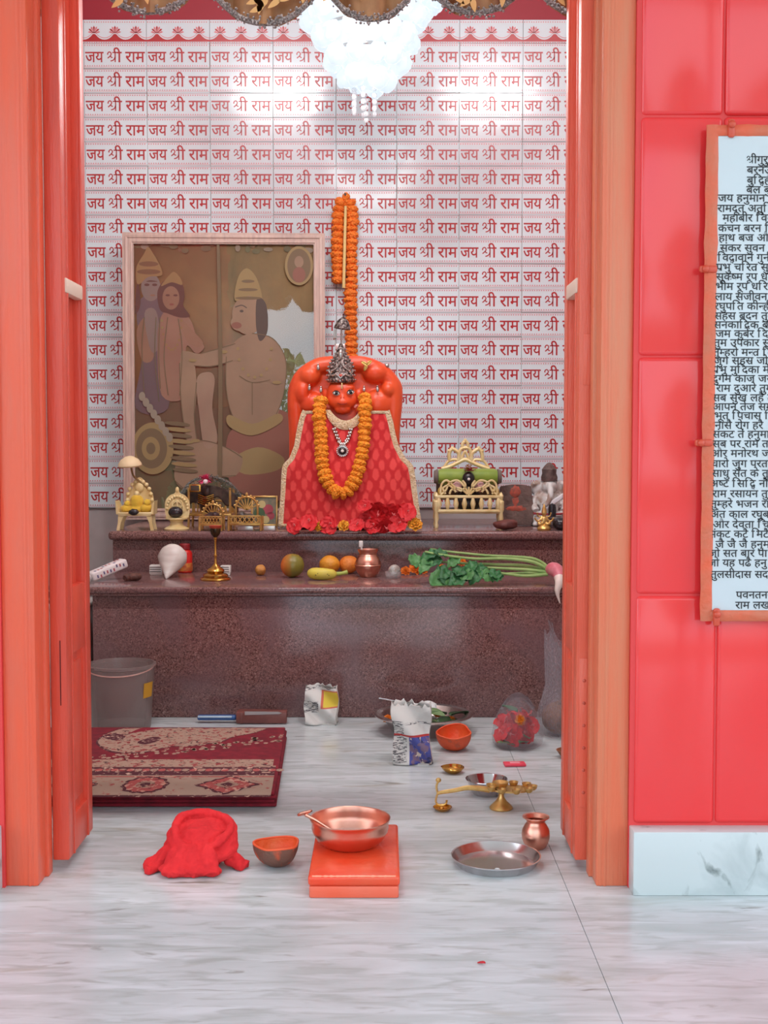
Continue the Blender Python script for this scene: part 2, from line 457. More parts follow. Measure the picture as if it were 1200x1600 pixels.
# --- front wall, red tiles, marble skirting
FX0, FX1 = -.738, .478                               # tile edges either side of the frames
ztl = [H-(p-697)/821.0 for p in (1288, 930, 557, 181)]; ztl = [at_y(1000, p, 2.36).z for p in (1288, 930, 557, 181)]
ztl += [ztl[-1]+.455, ztl[-1]+.91, ztl[-1]+1.365]
def facade(name, x0, x1, first, side):
    b = MB()
    xe = x0-side*.0075
    b.box(((xe+x1)/2, 2.432, 1.6), (abs(x1-xe), .136, 3.2), 1)
    lo, hi = min(x0, x1), max(x0, x1)
    cols = [x0, first]
    while abs(cols[-1]-x0) < abs(x1-x0)-.31: cols.append(cols[-1]+side*.3075)
    cols.append(x1)
    for i in range(len(cols)-1):
        for j in range(len(ztl)-1):
            a, c = cols[i], cols[i+1]
            M = T((a+c)/2, 2.366, (ztl[j]+ztl[j+1])/2) @ rotm(rnd.uniform(-.003, .003)-(.008 if (j == 3 and i == 1 and side > 0) else 0), 0, rnd.uniform(-.002, .002))
            b.box((0, 0, 0), (abs(c-a)-.002, .014, ztl[j+1]-ztl[j]-.002), 0, .009, M, seg=4)
    return struct(b.build(name, [M_redtile, M_redgrout], sharp=60), 'glossy red tiled outer wall')
facade('wall_front_right', FX1, 2.9, .6335, 1)
facade('wall_front_left', FX0, -2.9, -.96, -1)
b = MB().box((-.13, 2.435, 2.63), (1.214, .13, 1.14)); struct(b.build('wall_front_lintel', M_redgrout))
zs = ztl[0]-.003
for nm, x0, x1 in (('baseboard_right', .471, 2.9), ('baseboard_left', -.735, -2.9)):
    b = MB()
    n = 4
    for i in range(n):
        a = x0+(x1-x0)*i/n; c = x0+(x1-x0)*(i+1)/n
        b.box(((a+c)/2, 2.345, zs/2), (abs(c-a)-.001, .05, zs), 0, .002)
    struct(b.build(nm, M_marble2), 'white veined marble skirting under the red tiles')
# --- door frame (three members) and the two folded-back leaves
def jamb(name, xo, xi, m):
    b = MB(); s = 1 if xi > xo else -1; w = abs(xi-xo)
    b.box(((xo+xi)/2, 2.41, 1.02), (w, .076, 2.04), 0, .003)
    b.box((xi-s*.0165, 2.3725, 1.02), (.006, .003, 2.04), 0, .0014)
    b.box((xi-s*.0085, 2.3728, 1.02), (.004, .003, 2.04), 0, .0014)
    b.box((xi-s*.004, 2.44, 1.02), (.02, .03, 2.04), 0, .002)
    return struct(b.build(name, m, sharp=40))
jamb('trim_1', -.731, -.668, M_orange)['label'] = 'orange painted left door jamb'
jamb('trim_2', .471, .410, M_orange2)['label'] = 'weathered orange right door jamb'
b = MB().box((-.13, 2.41, 2.07), (1.21, .076, .07), 0, .003); struct(b.build('trim_3', M_orange))
def door(name, x, s, label, m):
    """s = +1: the inner face looks to +x (left leaf)"""
    root = bpy.data.objects.new(name, None); COL.objects.link(root); root.location = (x, 2.458, 0); struct(root, label)
    th, dp, z0, z1 = .033, .205, .022, 2.02
    def stile(y0, y1):
        b = MB(); b.box((0, (y0+y1)/2, (z0+z1)/2), (th, y1-y0, z1-z0), 0, .003)
        b.box((s*(th/2-.001), y1-.004 if y0 < .1 else y0+.004, (z0+z1)/2), (.006, .008, z1-z0), 0, .002)
        return b.build('stile', m, root)
    st = stile(0, .048); stile(dp-.045, dp)
    b = MB()
    if s < 0:
        b.box((0, .0, .28), (.022, .003, .30), 0, .001)
        for k in range(6): b.ball((-.001, -.0018, .16+k*.045), (.0035, .0015, .0035), 1, seg=8, rings=5)
        b.build('hinge_plate', [m, mat('chipped_screw', (190, 80, 60), .4)], st)
        b = MB(); b.box((.002, .0, 1.02), (.020, .003, .10), 0, .001); b.build('hinge_plate', m, st)
    else:
        b.box((.004, .0, .40), (.0018, .0016, .13), 0); b.build('crack', mat('dark_gap', (90, 20, 14), .8), st)
    for za, zb in ((z0, .10), (.43, .565), (1.90, z1)):
        b = MB(); b.box((0, dp/2, (za+zb)/2), (th-.002, dp-.088, zb-za), 0, .002); b.build('rail', m, root)
    b = MB(); b.box((0, dp/2, .265), (.014, dp-.086, .34), 0)
    b.box((s*.006, dp/2, .265), (.012, dp-.125, .29), 0, .006); b.build('lower_panel', m, root)
    b = MB(); b.box((-s*.006, dp/2, 1.235), (.008, dp-.086, 1.35), 0); b.build('upper_panel', m, root)
    b = MB(); b.box((s*.010, dp/2-.01, 1.168), (.02, dp-.07, .030), 0, .004)
    o = b.build('crosspiece', M_pale, root); o['label'] = 'bare cream wooden crosspiece'
    return root
door('door_1', -.6465, 1, 'left red orange door leaf folded back', M_door)
door('door_2', .3985, -1, 'right red orange door leaf folded back', mat('salmon_door_paint', (224, 92, 66), .32, c2=(226, 106, 80), scale=8, stretch=(5, 5, .7), bump=.15, bscale=60))
# --- unseen porch roof added to block the overhead sky; yard trees seen only as reflections
b = MB().box((0, .45, 3.05), (6.4, 4.3, .1)); struct(b.build('added_porch_roof', M_white))
for x in (-2.2, 2.2):
    b = MB().lathe([(.0, 0), (.12, 0), (.12, .08), (.08, .12), (.08, 2.85), (.12, 2.9), (.12, 3.0), (0, 3.0)], 20)
    o = b.build('porch_column', mat('cream_column', (226, 214, 196), .6), loc=(x, -1.5, 0)); struct(o)
def tree(x, y, h, seed, label):
    r = random.Random(seed); t = thing('tree', label, 'tree', (x, y, -.07), group='yard trees')
    MB().tube(spline([(0, 0, 0), (.1, 0, h*.3), (-.1, .1, h*.6), (.05, 0, h*.9)], 5), [.16-.1*i/15 for i in range(16)], 8).build('trunk', mat('bark', (92, 76, 60), .9), t)
    b = MB()
    for k in range(1500):
        a = r.uniform(0, 2*PI); q = r.random()**.5; zz = r.uniform(.28, 1.08)
        R = 1.7*math.sin(PI*min(1, max(.1, (zz-.2)/.95)))+.2
        p = Vector((q*R*math.cos(a), q*R*math.sin(a), zz*h))
        b.leaf(r.uniform(.16, .3), r.uniform(.08, .12), k % 2, T(*p) @ rotm(r.uniform(-1, 1), r.uniform(-1, 1), r.uniform(0, 6.3)), n=2)
    b.build('foliage', [mat('tree_leaf', (92, 132, 60), .5), mat('tree_leaf_pale', (150, 180, 104), .5)], t)
tree(-4.6, -6.5, 3.0, 1, 'leafy green yard tree mirrored in the picture glass')
tree(-.9, -10.5, 3.0, 2, 'leafy green yard tree behind the others, mirrored in glass')
tree(3.2, -8.0, 3.0, 3, 'smaller leafy green yard tree to the right, mirrored in glass')

# ================================================================== PLAQUE on the right wall
xp, yp = .617, 2.350
ztp, zbp = at_y(1120, 214, yp).z, at_y(1110, 953, yp).z
pl = thing('marble_plaque', 'white marble plaque with black painted verses and an orange border on the red tiles', 'plaque', (xp, yp, zbp))
ph = ztp-zbp
b = MB().box((.33, -.004, ph/2), (.66, .010, ph), 0, .002)
b.build('slab', layered('plaque_marble', (206, 214, 218), [((186, 192, 196), 6, .5, .7, (1, 1, .4), (0, .4, 0), 'n'), ((160, 150, 148), 8, .68, .78, (2, 1, .4), (0, .5, 0), 'n')], rough=.35), pl)
M_border = mat('orange_smear_paint', (222, 92, 58), .45, c2=(200, 106, 76), scale=16, bump=.4, bscale=50)
b = MB()
def strip(x0, z0, x1, z1, w):
    P = [(x0+(x1-x0)*i/30, -.007, z0+(z1-z0)*i/30) for i in range(31)]
    b.tube(P, [w*(1+.22*noise.noise(Vector((p[0]*30, p[2]*30, 3)))) for p in P], 10, 0, up=(0, 1, 0), flat=.35)
strip(-.009, -.02, -.009, ph+.02, .0125); strip(-.012, ph+.010, .67, ph+.010, .011); strip(-.012, -.010, .67, -.010, .011); strip(.669, -.02, .669, ph+.02, .0125)
b.build('painted_border', M_border, pl)
for px, py, ho in ((1140, 203, 0), (1104, 422, 1), (1097, 692, 1), (1117, 963, 0)):
    p = at_y(px, py, yp)
    b = MB(); M = T(p.x-xp, -.012, p.z-zbp) @ rotm(0, 0 if ho else PI/2, 0)
    b.box((0, 0, 0), (.034, .008, .013), 0, .004, M); b.ball((-.006, -.005, 0), (.007, .006, .007), 0, M)
    b.build('clip', mat('clip_paint', (206, 78, 54), .35), pl)
LINES = [(1167, 249, 'श्रीगुरु चरन'), (1167, 265, 'बरनउँ रघु'), (1167, 281, 'बुद्धिहीन'), (1166, 296, 'बल बुद्धि'),
 (1122, 309, 'जय हनुमान ज्ञान'), (1121, 325, 'रामदूत अतुलित'), (1129, 340, 'महाबीर विक्रम'), (1122, 356, 'कंचन बरन विराज'), (1123, 371, 'हाथ बज्र औ ध्व'),
 (1125, 387, 'संकर सुवन'), (1121, 402, 'विद्यावान गुनी'), (1119, 417, 'प्रभु चरित्र सुनि'), (1119, 432, 'सूक्ष्म रूप धरि'), (1118, 447, 'भीम रूप धरि'),
 (1117, 463, 'लाय सजीवन ल'), (1116, 478, 'रघुपति कीन्ही'), (1116, 493, 'सहस बदन तुम्ह'), (1115, 507, 'सनकादिक ब्र'), (1118, 521, 'जम कुबेर दिग'),
 (1115, 535, 'तुम उपकार सु'), (1114, 550, 'तुम्हरो मन्त्र वि'), (1115, 563, 'जुग सहस्र जोज'), (1113, 577, 'प्रभु मुद्रिका मे'), (1113, 591, 'दुर्गम काज जग'),
 (1119, 606, 'राम दुआरे तुम'), (1113, 621, 'सब सुख लहै तु'), (1113, 635, 'आपन तेज सम्'), (1116, 649, 'भूत पिचास निक'), (1117, 664, 'नासै रोग हरै'),
 (1113, 678, 'संकट तें हनुमा'), (1113, 693, 'सब पर राम तप'), (1111, 708, 'और मनोरथ जो'), (1111, 724, 'चारो जुग परता'), (1112, 739, 'साधु संत के तु'),
 (1109, 755, 'अष्ट सिद्धि नौ नि'), (1113, 771, 'राम रसायन तु'), (1110, 787, 'तुम्हरे भजन रा'), (1110, 803, 'अंत काल रघुबर'), (1114, 819, 'और देवता चि'),
 (1107, 834, 'संकट कटै मिटै'), (1118, 850, 'जै जै जै हनुमा'), (1107, 864, 'जो सत बार पा'), (1106, 879, 'जो यह पढै हनु'), (1110, 897, 'तुलसीदास सदा'),
 (1150, 929, 'पवनतनय सं'), (1149, 945, 'राम लखन सी')]
for nm, LL in (('heading_lettering', LINES[:4]), ('verse_lettering', LINES[4:-2]), ('closing_lettering', LINES[-2:])):
    b = MB()
    for px, py, tx in LL:
        p = at_y(px, py+6, yp-.01)
        letter(b, tx, p.x-xp, p.z-zbp, -.0098, .0212, .0205, 0)
    b.build(nm, mat('black_paint', (34, 34, 38), .5), pl)

# ================================================================== ALTAR
ZU, ZL = .557, .414                                   # shelf heights
YU, YL = 4.30, 3.85                                   # front edges
M_granite = layered('brown_granite', (134, 94, 88), [((82, 52, 50), 190, .45, .62, (1, 1, 1), (0, 0, 0), 'n'), ((172, 134, 128), 260, .56, .68, (1, 1, 1), (0, 0, 0), 'n'), ((120, 92, 94), 5, .4, .75, (1, 1, 1), (0, 0, 0), 'n')], rough=.16)
altar = thing('stepped_altar', 'two-stepped brown granite altar against the tiled wall', 'altar', (0, YL, 0))
b = MB().box((.12, .62, ZL/2-.01), (2.06, 1.19, ZL-.021), 0, .002); b.build('base_block', M_granite, altar)
b = MB(); b.box((.108, .605, ZL-.011), (2.084, 1.215, .021), 0, .008, seg=3); b.box((.108, .010, ZL-.0245), (2.07, .012, .008), 0, .003); b.build('lower_slab', M_granite, altar)
b = MB().box((.10, .845, (ZL+ZU)/2-.012), (2.09, .72, ZU-ZL-.022), 0, .002); b.build('riser_block', M_granite, altar)
b = MB(); b.box((.097, .83, ZU-.016), (2.104, .755, .031), 0, .012, seg=4); b.build('upper_slab', M_granite, altar)

# ================================================================== CHANDELIER (its light thrown by point lamps in front and behind) AND TUBE LAMP
M_glow = mat('glowing_frosted_glass', (90, 94, 98), .3, emit=(222, 236, 250), estr=.92)
M_silver = mat('silver_metal', (196, 190, 186), .3, 1.0)
M_crys = mat('clear_crystal', (240, 246, 250), .05, alpha=.35, ior=1.6)
cy = 4.30; cc = at_y(572, 20, cy)
ch = thing('chandelier', 'glowing white chandelier of glass globes hanging above the altar', 'chandelier', (cc.x, cy, 2.75))
MB().lathe([(0, .3), (.07, .3), (.07, .28), (.02, .25), (.008, .24), (.008, -.45), (0, -.45)], 20).build('stem', M_silver, ch)
tiers = [(.335, .215, 20), (.385, .245, 20), (.455, .19, 16), (.525, .155, 13), (.60, .118, 10), (.665, .07, 6)]
gm = MB().ball((0, 0, 0), (.036, .036, .040), 0, seg=14, rings=9, nz=.22, nsc=2.2).build('glass_globe', M_glow, ch)
gm2 = MB().ball((0, 0, 0), (.030, .030, .036), 0, seg=14, rings=9, nz=.25, nsc=2.5, seed=3).build('glass_globe', M_glow, ch)
first = True
for dz, R, n in tiers:
    b = MB().tube([(R*.93*math.cos(2*PI*i/36), R*.93*math.sin(2*PI*i/36), -dz+.03) for i in range(36)], .006, 6, closed=True)
    for q in range(4): b.tube([(0, 0, -dz+.05), (R*.93*math.cos(q*PI/2), R*.93*math.sin(q*PI/2), -dz+.03)], .004, 6)
    b.build('tier_ring', M_silver, ch)
    for k in range(n):
        a = 2*PI*(k+rnd.uniform(-.15, .15))/n
        if first: o = gm; first = False
        elif first is False: o = gm2; first = None
        else: o = copy_obj(gm if rnd.random() < .6 else gm2, ch)
        o.location = (R*math.cos(a), R*math.sin(a), -dz+rnd.uniform(-.014, .014)); o.rotation_euler = (rnd.uniform(-.5, .5), rnd.uniform(-.5, .5), a)
b = MB().lathe([(0, -.30), (.16, -.31), (.19, -.40), (.13, -.52), (.07, -.64), (.02, -.70), (0, -.70)], 24); b.build('diffuser', M_glow, ch)
for k in range(7):
    a = 2*PI*k/7; R = .045 if k else 0
    b = MB(); 
    for q in range(4): b.ball((R*math.cos(a), R*math.sin(a), -.70-q*.022-(.03 if not k else 0)), .009, 0, seg=8, rings=6)
    b.build('crystal_drop', M_crys, ch)
ld = bpy.data.lights.new('chandelier_lamp', 'POINT'); ld.energy = CHANDELIER_W; ld.color = (1, .97, .95); ld.shadow_soft_size = .2
lo = bpy.data.objects.new('chandelier_lamp', ld); COL.objects.link(lo); lo.parent = ch; lo.location = (0, -.30, -.55)
ld = bpy.data.lights.new('chandelier_lamp', 'POINT'); ld.energy = 1.6; ld.color = (.94, .98, 1); ld.shadow_soft_size = .15  # lamp added behind the globes to make the glow on the wall
lo = bpy.data.objects.new('chandelier_lamp', ld); COL.objects.link(lo); lo.parent = ch; lo.location = (0, .34, -.60)
# two short tube lamps above the doorway, inside, out of view
for xt, wd2 in ((-.62, 'left'), (.62, 'right')):
    tl = thing('tube_lamp', 'short white tube lamp on the inner wall above the doorway, %s of the two' % wd2, 'lamp', (xt, 2.535, 2.92))
    MB().box((0, 0, 0), (.46, .05, .06), 0, .006).build('housing', M_white, tl)
    MB().tube([(-.21, .045, 0), (.21, .045, 0)], .014, 12).build('tube', mat('lit_tube', (255, 255, 255), .3, emit=(250, 250, 255), estr=6), tl)
    la = bpy.data.lights.new('tube_light', 'AREA'); la.energy = TUBE_W/2; la.shape = 'RECTANGLE'; la.size = .42; la.size_y = .05; la.color = (.96, .98, 1)
    lo = bpy.data.objects.new('tube_light', la); COL.objects.link(lo); lo.parent = tl; lo.location = (0, .066, 0); lo.rotation_euler = (PI/2-.75, 0, 0)

# ================================================================== SWAGGED VALANCE in front of the chandelier
yv = 2.70; sv = yv/F
va = thing('valance', 'gold brown leaf-patterned valance with silver sequin scallops hanging from a rod', 'valance', (0, yv, 0))
def vz(x):
    px = 600+x/sv
    C = [(-90, 20, 80), (75, 20, 82), (240, 19, 82), (418, 36, 92), (580, 30, 76), (740, 20, 82), (905, 22, 82), (1070, 20, 82)]
    best = -30
    for c, bt, w in C:
        t = abs(px-c)/w
        if t < 1: best = max(best, bt-(bt+28)*t**2.2)
    return H+(697-best)*sv-.025
N = 170; X0, X1 = -.76, .50
b = MB()
def vf(u, v):
    x = X0+(X1-X0)*u; zb = vz(x); zt_ = 2.20
    return (x, .012*math.sin(x*54)*(1-v*.3)+.005*math.sin(x*131), zb+(zt_-zb)*v)
b.grid(vf, N, 6, 0)
for k in range(130):
    x = rnd.uniform(X0+.03, X1-.03); zz = vz(x)+rnd.uniform(.014, .18); a = rnd.uniform(0, 6.3)
    for q in range(3):
        M = T(x, -.022, zz) @ rotm(PI/2, 0, 0) @ rotm(0, 0, a+q*1.1)
        b.leaf(.032, .013, 1, M, curl=0, fold=0, n=5)
b.build('swag_cloth', [mat('gold_brown_satin', (176, 122, 74), .45, c2=(154, 104, 62), scale=30, sheen=.3), mat('cream_leaf_print', (226, 172, 104), .5)], va, mods=())
b = MB(); P = [(X0+(X1-X0)*i/N, -.006, vz(X0+(X1-X0)*i/N)+.004) for i in range(N+1)]
b.tube(P, .0062, 8, 0)
for p in P:
    for k in range(4): b.ball((p[0]+rnd.uniform(-.007, .007), p[1]-.006, p[2]+rnd.uniform(-.014, .012)), rnd.uniform(.0020, .0034), 0, seg=6, rings=4)
b.build('sequin_trim', mat('silver_sequin', (206, 198, 194), .4, .5, c2=(128, 112, 106), scale=240, bump=.8, bscale=300), va)
MB().tube([(X0-.05, 0, 2.2), (X1+.05, 0, 2.2)], .010, 12).build('rod', M_silver, va)
for x in (X0-.03, X1+.03): MB().box((x, -.1, 2.2), (.02, .20, .02), 0, .003).build('bracket', M_silver, va)

# ================================================================== LARGE PICTURE leaning on the wall
sp = 4.95/F
pb = at_y(352, 812, 4.93)
PWd, PHt = 312*sp, 1.125
pic = thing('large_framed_picture', 'large pale wood framed brown devotional print leaning on the wall behind the altar', 'picture', (pb.x, 4.925, ZU+.004), (-math.radians(1.6), 0, math.radians(1.9)))
M_frame = mat('pale_frame_wood', (206, 178, 164), .45, c2=(186, 158, 148), scale=14, stretch=(6, 6, .8))
fw = .044
b = MB()
for sx in (-1, 1):
    x = sx*PWd/2
    b.prism([(x, 0), (x-sx*fw, fw), (x-sx*fw, PHt-fw), (x, PHt)], -.012, .012); b.box((x-sx*fw*.82, -.012, PHt/2), (.008, .008, PHt-2*fw+.01), 0, .003)
    b.box((x-sx*fw*.35, -.013, PHt/2), (.012, .006, PHt-.03), 0, .002)
for z, s in ((0, 1), (PHt, -1)):
    b.prism([(-PWd/2, z), (-PWd/2+fw, z+s*fw), (PWd/2-fw, z+s*fw), (PWd/2, z)], -.012, .012); b.box((0, -.012, z+s*fw*.82), (PWd-2*fw+.01, .008, .008), 0, .003)
    b.box((0, -.013, z+s*fw*.35), (PWd-.03, .006, .012), 0, .002)
b.build('frame', M_frame, pic)
def PP(px, py): return ((px-349)*sp, (812-py)*sp*1.003)
b = MB(); hw, hh = PWd/2-fw+.004, PHt-fw+.004
b.prism([(-hw, fw-.004), (hw, fw-.004), (hw, hh), (-hw, hh)], .002, .006, 0)
yl = [.0016]
def art(pts, mi, sm=True):
    P = [PP(*p) for p in pts]; P = spl2(P, 5, True) if sm else P
    P = [(max(-hw, min(hw, x)), max(fw, min(hh, z))) for x, z in P]
    b.poly([(x, yl[0], z) for x, z in P], mi); yl[0] -= .00006
def blob(cx, cy, rx, ry, mi, rot=0):
    art([(cx+rx*math.cos(a)*math.cos(rot)-ry*math.sin(a)*math.sin(rot), cy+rx*math.cos(a)*math.sin(rot)+ry*math.sin(a)*math.cos(rot)) for a in [2*PI*i/14 for i in range(14)]], mi)
# soft sepia print: distant hills, lawn, two crowned standing figures at left and a large kneeling figure
art([(205, 640), (260, 622), (340, 640), (420, 610), (495, 630), (495, 700), (205, 700)], 1)
art([(205, 720), (290, 700), (400, 712), (495, 690), (495, 800), (205, 800)], 2)
for k in range(60): blob(rnd.uniform(215, 488), rnd.choice([rnd.uniform(376, 398), rnd.uniform(376, 388)]), rnd.uniform(3, 9), rnd.uniform(3, 6), rnd.choice([2, 3, 2, 11]))
art([(222, 560), (214, 500), (222, 470), (246, 468), (256, 500), (254, 560), (262, 640), (212, 640)], 4)      # figure 1 garment
art([(214, 520), (232, 500), (240, 560), (222, 566)], 6)
art([(226, 494), (244, 490), (250, 540), (236, 552)], 5)
blob(236, 454, 15, 21, 5); art([(216, 450), (214, 424), (226, 402), (232, 392), (240, 402), (252, 424), (252, 436), (232, 438)], 7)
blob(233, 418, 15, 4, 3); blob(233, 430, 18, 4, 3); blob(230, 450, 4, 2, 8); blob(242, 450, 4, 2, 8); art([(229, 445), (236, 443), (247, 445), (236, 445.5)], 8); blob(239, 466, 4, 1.6, 6)
art([(214, 454), (218, 452), (220, 480), (212, 494)], 8)
art([(252, 620), (246, 540), (252, 498), (272, 486), (296, 502), (306, 530), (318, 545), (306, 556), (290, 546), (290, 620)], 9)    # figure 2 dress
art([(250, 488), (246, 462), (256, 444), (270, 440), (284, 448), (288, 466), (286, 482), (296, 498), (280, 500), (262, 494)], 8)
blob(267, 470, 13, 18, 6); art([(252, 452), (262, 438), (272, 430), (282, 440), (284, 450), (268, 446)], 7)
blob(262, 466, 3.4, 1.6, 8); blob(274, 466, 3.4, 1.6, 8); blob(268, 480, 3.5, 1.6, 10); art([(280, 500), (300, 520), (316, 538), (308, 546), (290, 534)], 6)
for k in range(14):
    a = PI*k/13; blob(268+15*math.cos(a), 505+45*math.sin(a), 1.8, 2, 7)
def pen(pts, w, mi):
    P = [PP(*p) for p in pts]; P = spl2(P, 5); V, Q = stroke([(max(-hw, min(hw, x)), max(fw, min(hh, z))) for x, z in P], w*sp)
    b.add([(x, yl[0], z) for x, z in V], Q, mi); yl[0] -= .00006
art([(352, 690), (372, 664), (420, 640), (462, 660), (480, 720), (474, 776), (400, 780), (356, 752)], 10)          # lower garment
art([(360, 720), (400, 700), (440, 716), (430, 736), (380, 742)], 7)
art([(276, 716), (292, 694), (318, 690), (350, 700), (376, 716), (366, 744), (330, 748), (296, 768), (272, 752)], 6)   # knee
art([(352, 560), (366, 536), (392, 524), (424, 532), (444, 566), (440, 620), (424, 660), (392, 672), (364, 656), (352, 612)], 6)   # torso
art([(366, 540), (340, 548), (312, 556), (290, 552), (284, 560), (300, 574), (330, 574), (360, 566)], 6)            # upper arm reaching left
art([(282, 556), (292, 554), (302, 566), (306, 610), (302, 660), (306, 690), (292, 692), (284, 650), (280, 600)], 6)
art([(306, 596), (322, 584), (334, 594), (330, 640), (338, 690), (318, 700), (310, 650)], 9)
blob(386, 496, 25, 30, 6); blob(374, 508, 15, 13, 6); blob(368, 512, 8, 5, 10); blob(376, 490, 3, 2, 8); pen([(366, 484), (376, 481), (384, 485)], 1.6, 8)
art([(366, 474), (370, 440), (384, 424), (400, 440), (408, 476), (388, 466)], 7); art([(400, 470), (414, 480), (416, 520), (404, 536), (398, 510)], 8)
for k in range(3): blob(386, 470-k*13, 20-k*5, 2.4, 3)
for q_ in ([(352, 560), (352, 612), (364, 656), (392, 672)], [(392, 524), (424, 532), (444, 566), (440, 620), (424, 660)], [(276, 716), (292, 694), (318, 690), (350, 700), (376, 716)], [(272, 752), (296, 768), (330, 748), (366, 744)], [(312, 556), (340, 548), (366, 540)], [(302, 574), (330, 575), (362, 566)], [(306, 600), (302, 650), (306, 690)], [(280, 570), (282, 630), (290, 690)], [(372, 590), (392, 600), (420, 596)], [(392, 600), (392, 650)], [(250, 500), (248, 560), (250, 610)], [(262, 500), (256, 560), (262, 620)], [(278, 502), (284, 550), (280, 620)], [(226, 500), (222, 550), (226, 630)], [(244, 500), (242, 560), (248, 630)]):
    pen(q_, 1.3, 3)
for k in range(9): a_ = PI*k/8; blob(396-26*math.cos(a_), 548+44*math.sin(a_), 2.4, 2.6, 7)
for c_, r_ in (((348, 553), 6), ((300, 566), 6), ((304, 690), 7), ((430, 600), 7)): blob(c_[0], c_[1], r_, 2.6, 7)
art([(356, 650), (392, 664), (432, 648), (436, 662), (392, 682), (356, 668)], 7)
blob(238, 702, 32, 40, 7); blob(236, 702, 24, 31, 3); blob(235, 702, 14, 18, 7); blob(235, 702, 7, 9, 3)
for k in range(9): blob(276+k*1.5, 664+k*9, 20, 3.4, 7 if k % 2 else 3, .1)
for k in range(8): blob(222+k*6, 622+k*9, 5, 7, 11)
blob(465, 420, 22, 30, 7); blob(465, 420, 18, 26, 3); blob(465, 414, 7, 9, 6); blob(465, 434, 10, 12, 10)
art([(338, 380), (342, 378), (346, 560), (344, 780), (338, 780), (340, 560)], 3)
PR = lambda n, c, c2=None: mat('print_'+n, c, .6, c2=c2, scale=5)
b.build('print', [layered('print_ground', (122, 104, 76), [((149, 123, 85), 2.6, .42, .66, (1, 1, 1), (0, 0, 0), 'n'), ((104, 98, 75), 3.4, .52, .72, (1, 1, .8), (0, 0, 0), 'n')], rough=.6), PR('hill', (99, 88, 64)), PR('lawn', (106, 104, 72), (90, 88, 63)),
   PR('shade', (111, 90, 64)), PR('navy', (99, 94, 97)), PR('blue_skin', (120, 115, 111), (130, 122, 112)), PR('skin', (151, 122, 97), (136, 109, 87)), PR('gold', (145, 121, 79)), PR('hair', (82, 66, 57)), PR('dress', (153, 125, 103), (141, 109, 91)), PR('red', (132, 84, 69)), PR('blossom', (141, 127, 110)), PR('sash', (103, 107, 91))], pic, sharp=0)
b = MB().poly([(-hw, -.004, fw-.004), (hw, -.004, fw-.004), (hw, -.004, hh), (-hw, -.004, hh)])
gm_ = bpy.data.materials.new('picture_glass'); gm_.use_nodes = True; g = gm_.node_tree; g.nodes.clear()
go = node(g, 'ShaderNodeOutputMaterial'); gt = node(g, 'ShaderNodeBsdfTransparent'); gg = node(g, 'ShaderNodeBsdfGlossy'); gx = node(g, 'ShaderNodeMixShader'); fr = node(g, 'ShaderNodeLayerWeight', Blend=.5); fm = node(g, 'ShaderNodeMath', operation='POWER'); fm.inputs[1].default_value = 5.0; fa = node(g, 'ShaderNodeMath', operation='MULTIPLY_ADD'); fa.inputs[1].default_value = .86; fa.inputs[2].default_value = .14; g.links.new(fr.outputs['Facing'], fm.inputs[0]); g.links.new(fm.outputs[0], fa.inputs[0])
gg.inputs['Roughness'].default_value = .01
wn = node(g, 'ShaderNodeTexNoise', Scale=5.0, Detail=2.0); wb = node(g, 'ShaderNodeBump', Strength=.02, Distance=.05); g.links.new(wn.outputs['Fac'], wb.inputs['Height']); g.links.new(wb.outputs['Normal'], gg.inputs['Normal'])
g.links.new(fa.outputs[0], gx.inputs['Fac']); g.links.new(gt.outputs[0], gx.inputs[1]); g.links.new(gg.outputs[0], gx.inputs[2]); g.links.new(gx.outputs[0], go.inputs['Surface'])
b.build('glass_pane', gm_, pic)

# ================================================================== IDOL
YI = 4.50; si = YI/F; IX, IZ0 = 546, 824
ib = at_y(IX, IZ0, YI)
def I(px, py): return ((px-IX)*si, (IZ0-py)*si)
def Z5(zx, zy): return I(420+zx/4.615, 540+zy/4.615)
M_sindoor = mat('vermilion_coat', (234, 90, 44), .34, c2=(226, 72, 34), scale=9, bump=.25, bscale=22)
idol = thing('orange_idol', 'orange monkey-faced deity idol in a silver crown and red gold-edged cloth on the altar', 'idol', (ib.x, YI, ZU+.004))
b = MB()
out = spl2([Z5(*p) for p in ((120, 1340), (150, 800), (146, 560), (140, 390), (165, 265), (250, 165), (340, 108), (440, 90), (560, 86), (680, 96), (785, 145), (890, 205), (955, 285), (965, 400), (950, 560), (945, 780), (990, 1340))], 5)
out = [(x, max(.0, z)) for x, z in out]
b.prism(out, -.022, .10)
def cap(pts, r): b.tube([(I(*p[:2])[0], p[2], I(*p[:2])[1]) for p in pts], r, 12)
def eb(zx, zy, y, r): x, z = Z5(zx, zy); b.ball((x, y, z), r, seg=20, rings=12)
A = lambda zx, zy, y: (Z5(zx, zy)[0], y, Z5(zx, zy)[1])
b.tube(spline([A(215, 780, -.01), A(205, 560, -.012), A(200, 400, -.015), A(230, 260, -.018), A(330, 175, -.02), A(440, 150, -.018), A(560, 145, -.018), A(690, 150, -.02), A(810, 200, -.02), A(890, 290, -.018), A(905, 420, -.015), A(890, 600, -.012), A(885, 780, -.01)], 4), .029, 14)
eb(300, 230, -.03, (.040, .034, .036)); eb(770, 210, -.03, (.046, .034, .036)); eb(860, 330, -.03, (.026, .03, .03)); eb(250, 350, -.03, (.03, .03, .045))
eb(330, 430, -.03, (.05, .03, .04)); eb(790, 430, -.03, (.05, .03, .05))
eb(540, 560, -.02, (.13, .05, .09)); eb(540, 900, -.03, (.16, .06, .16)); eb(540, 1180, -.03, (.19, .07, .07))
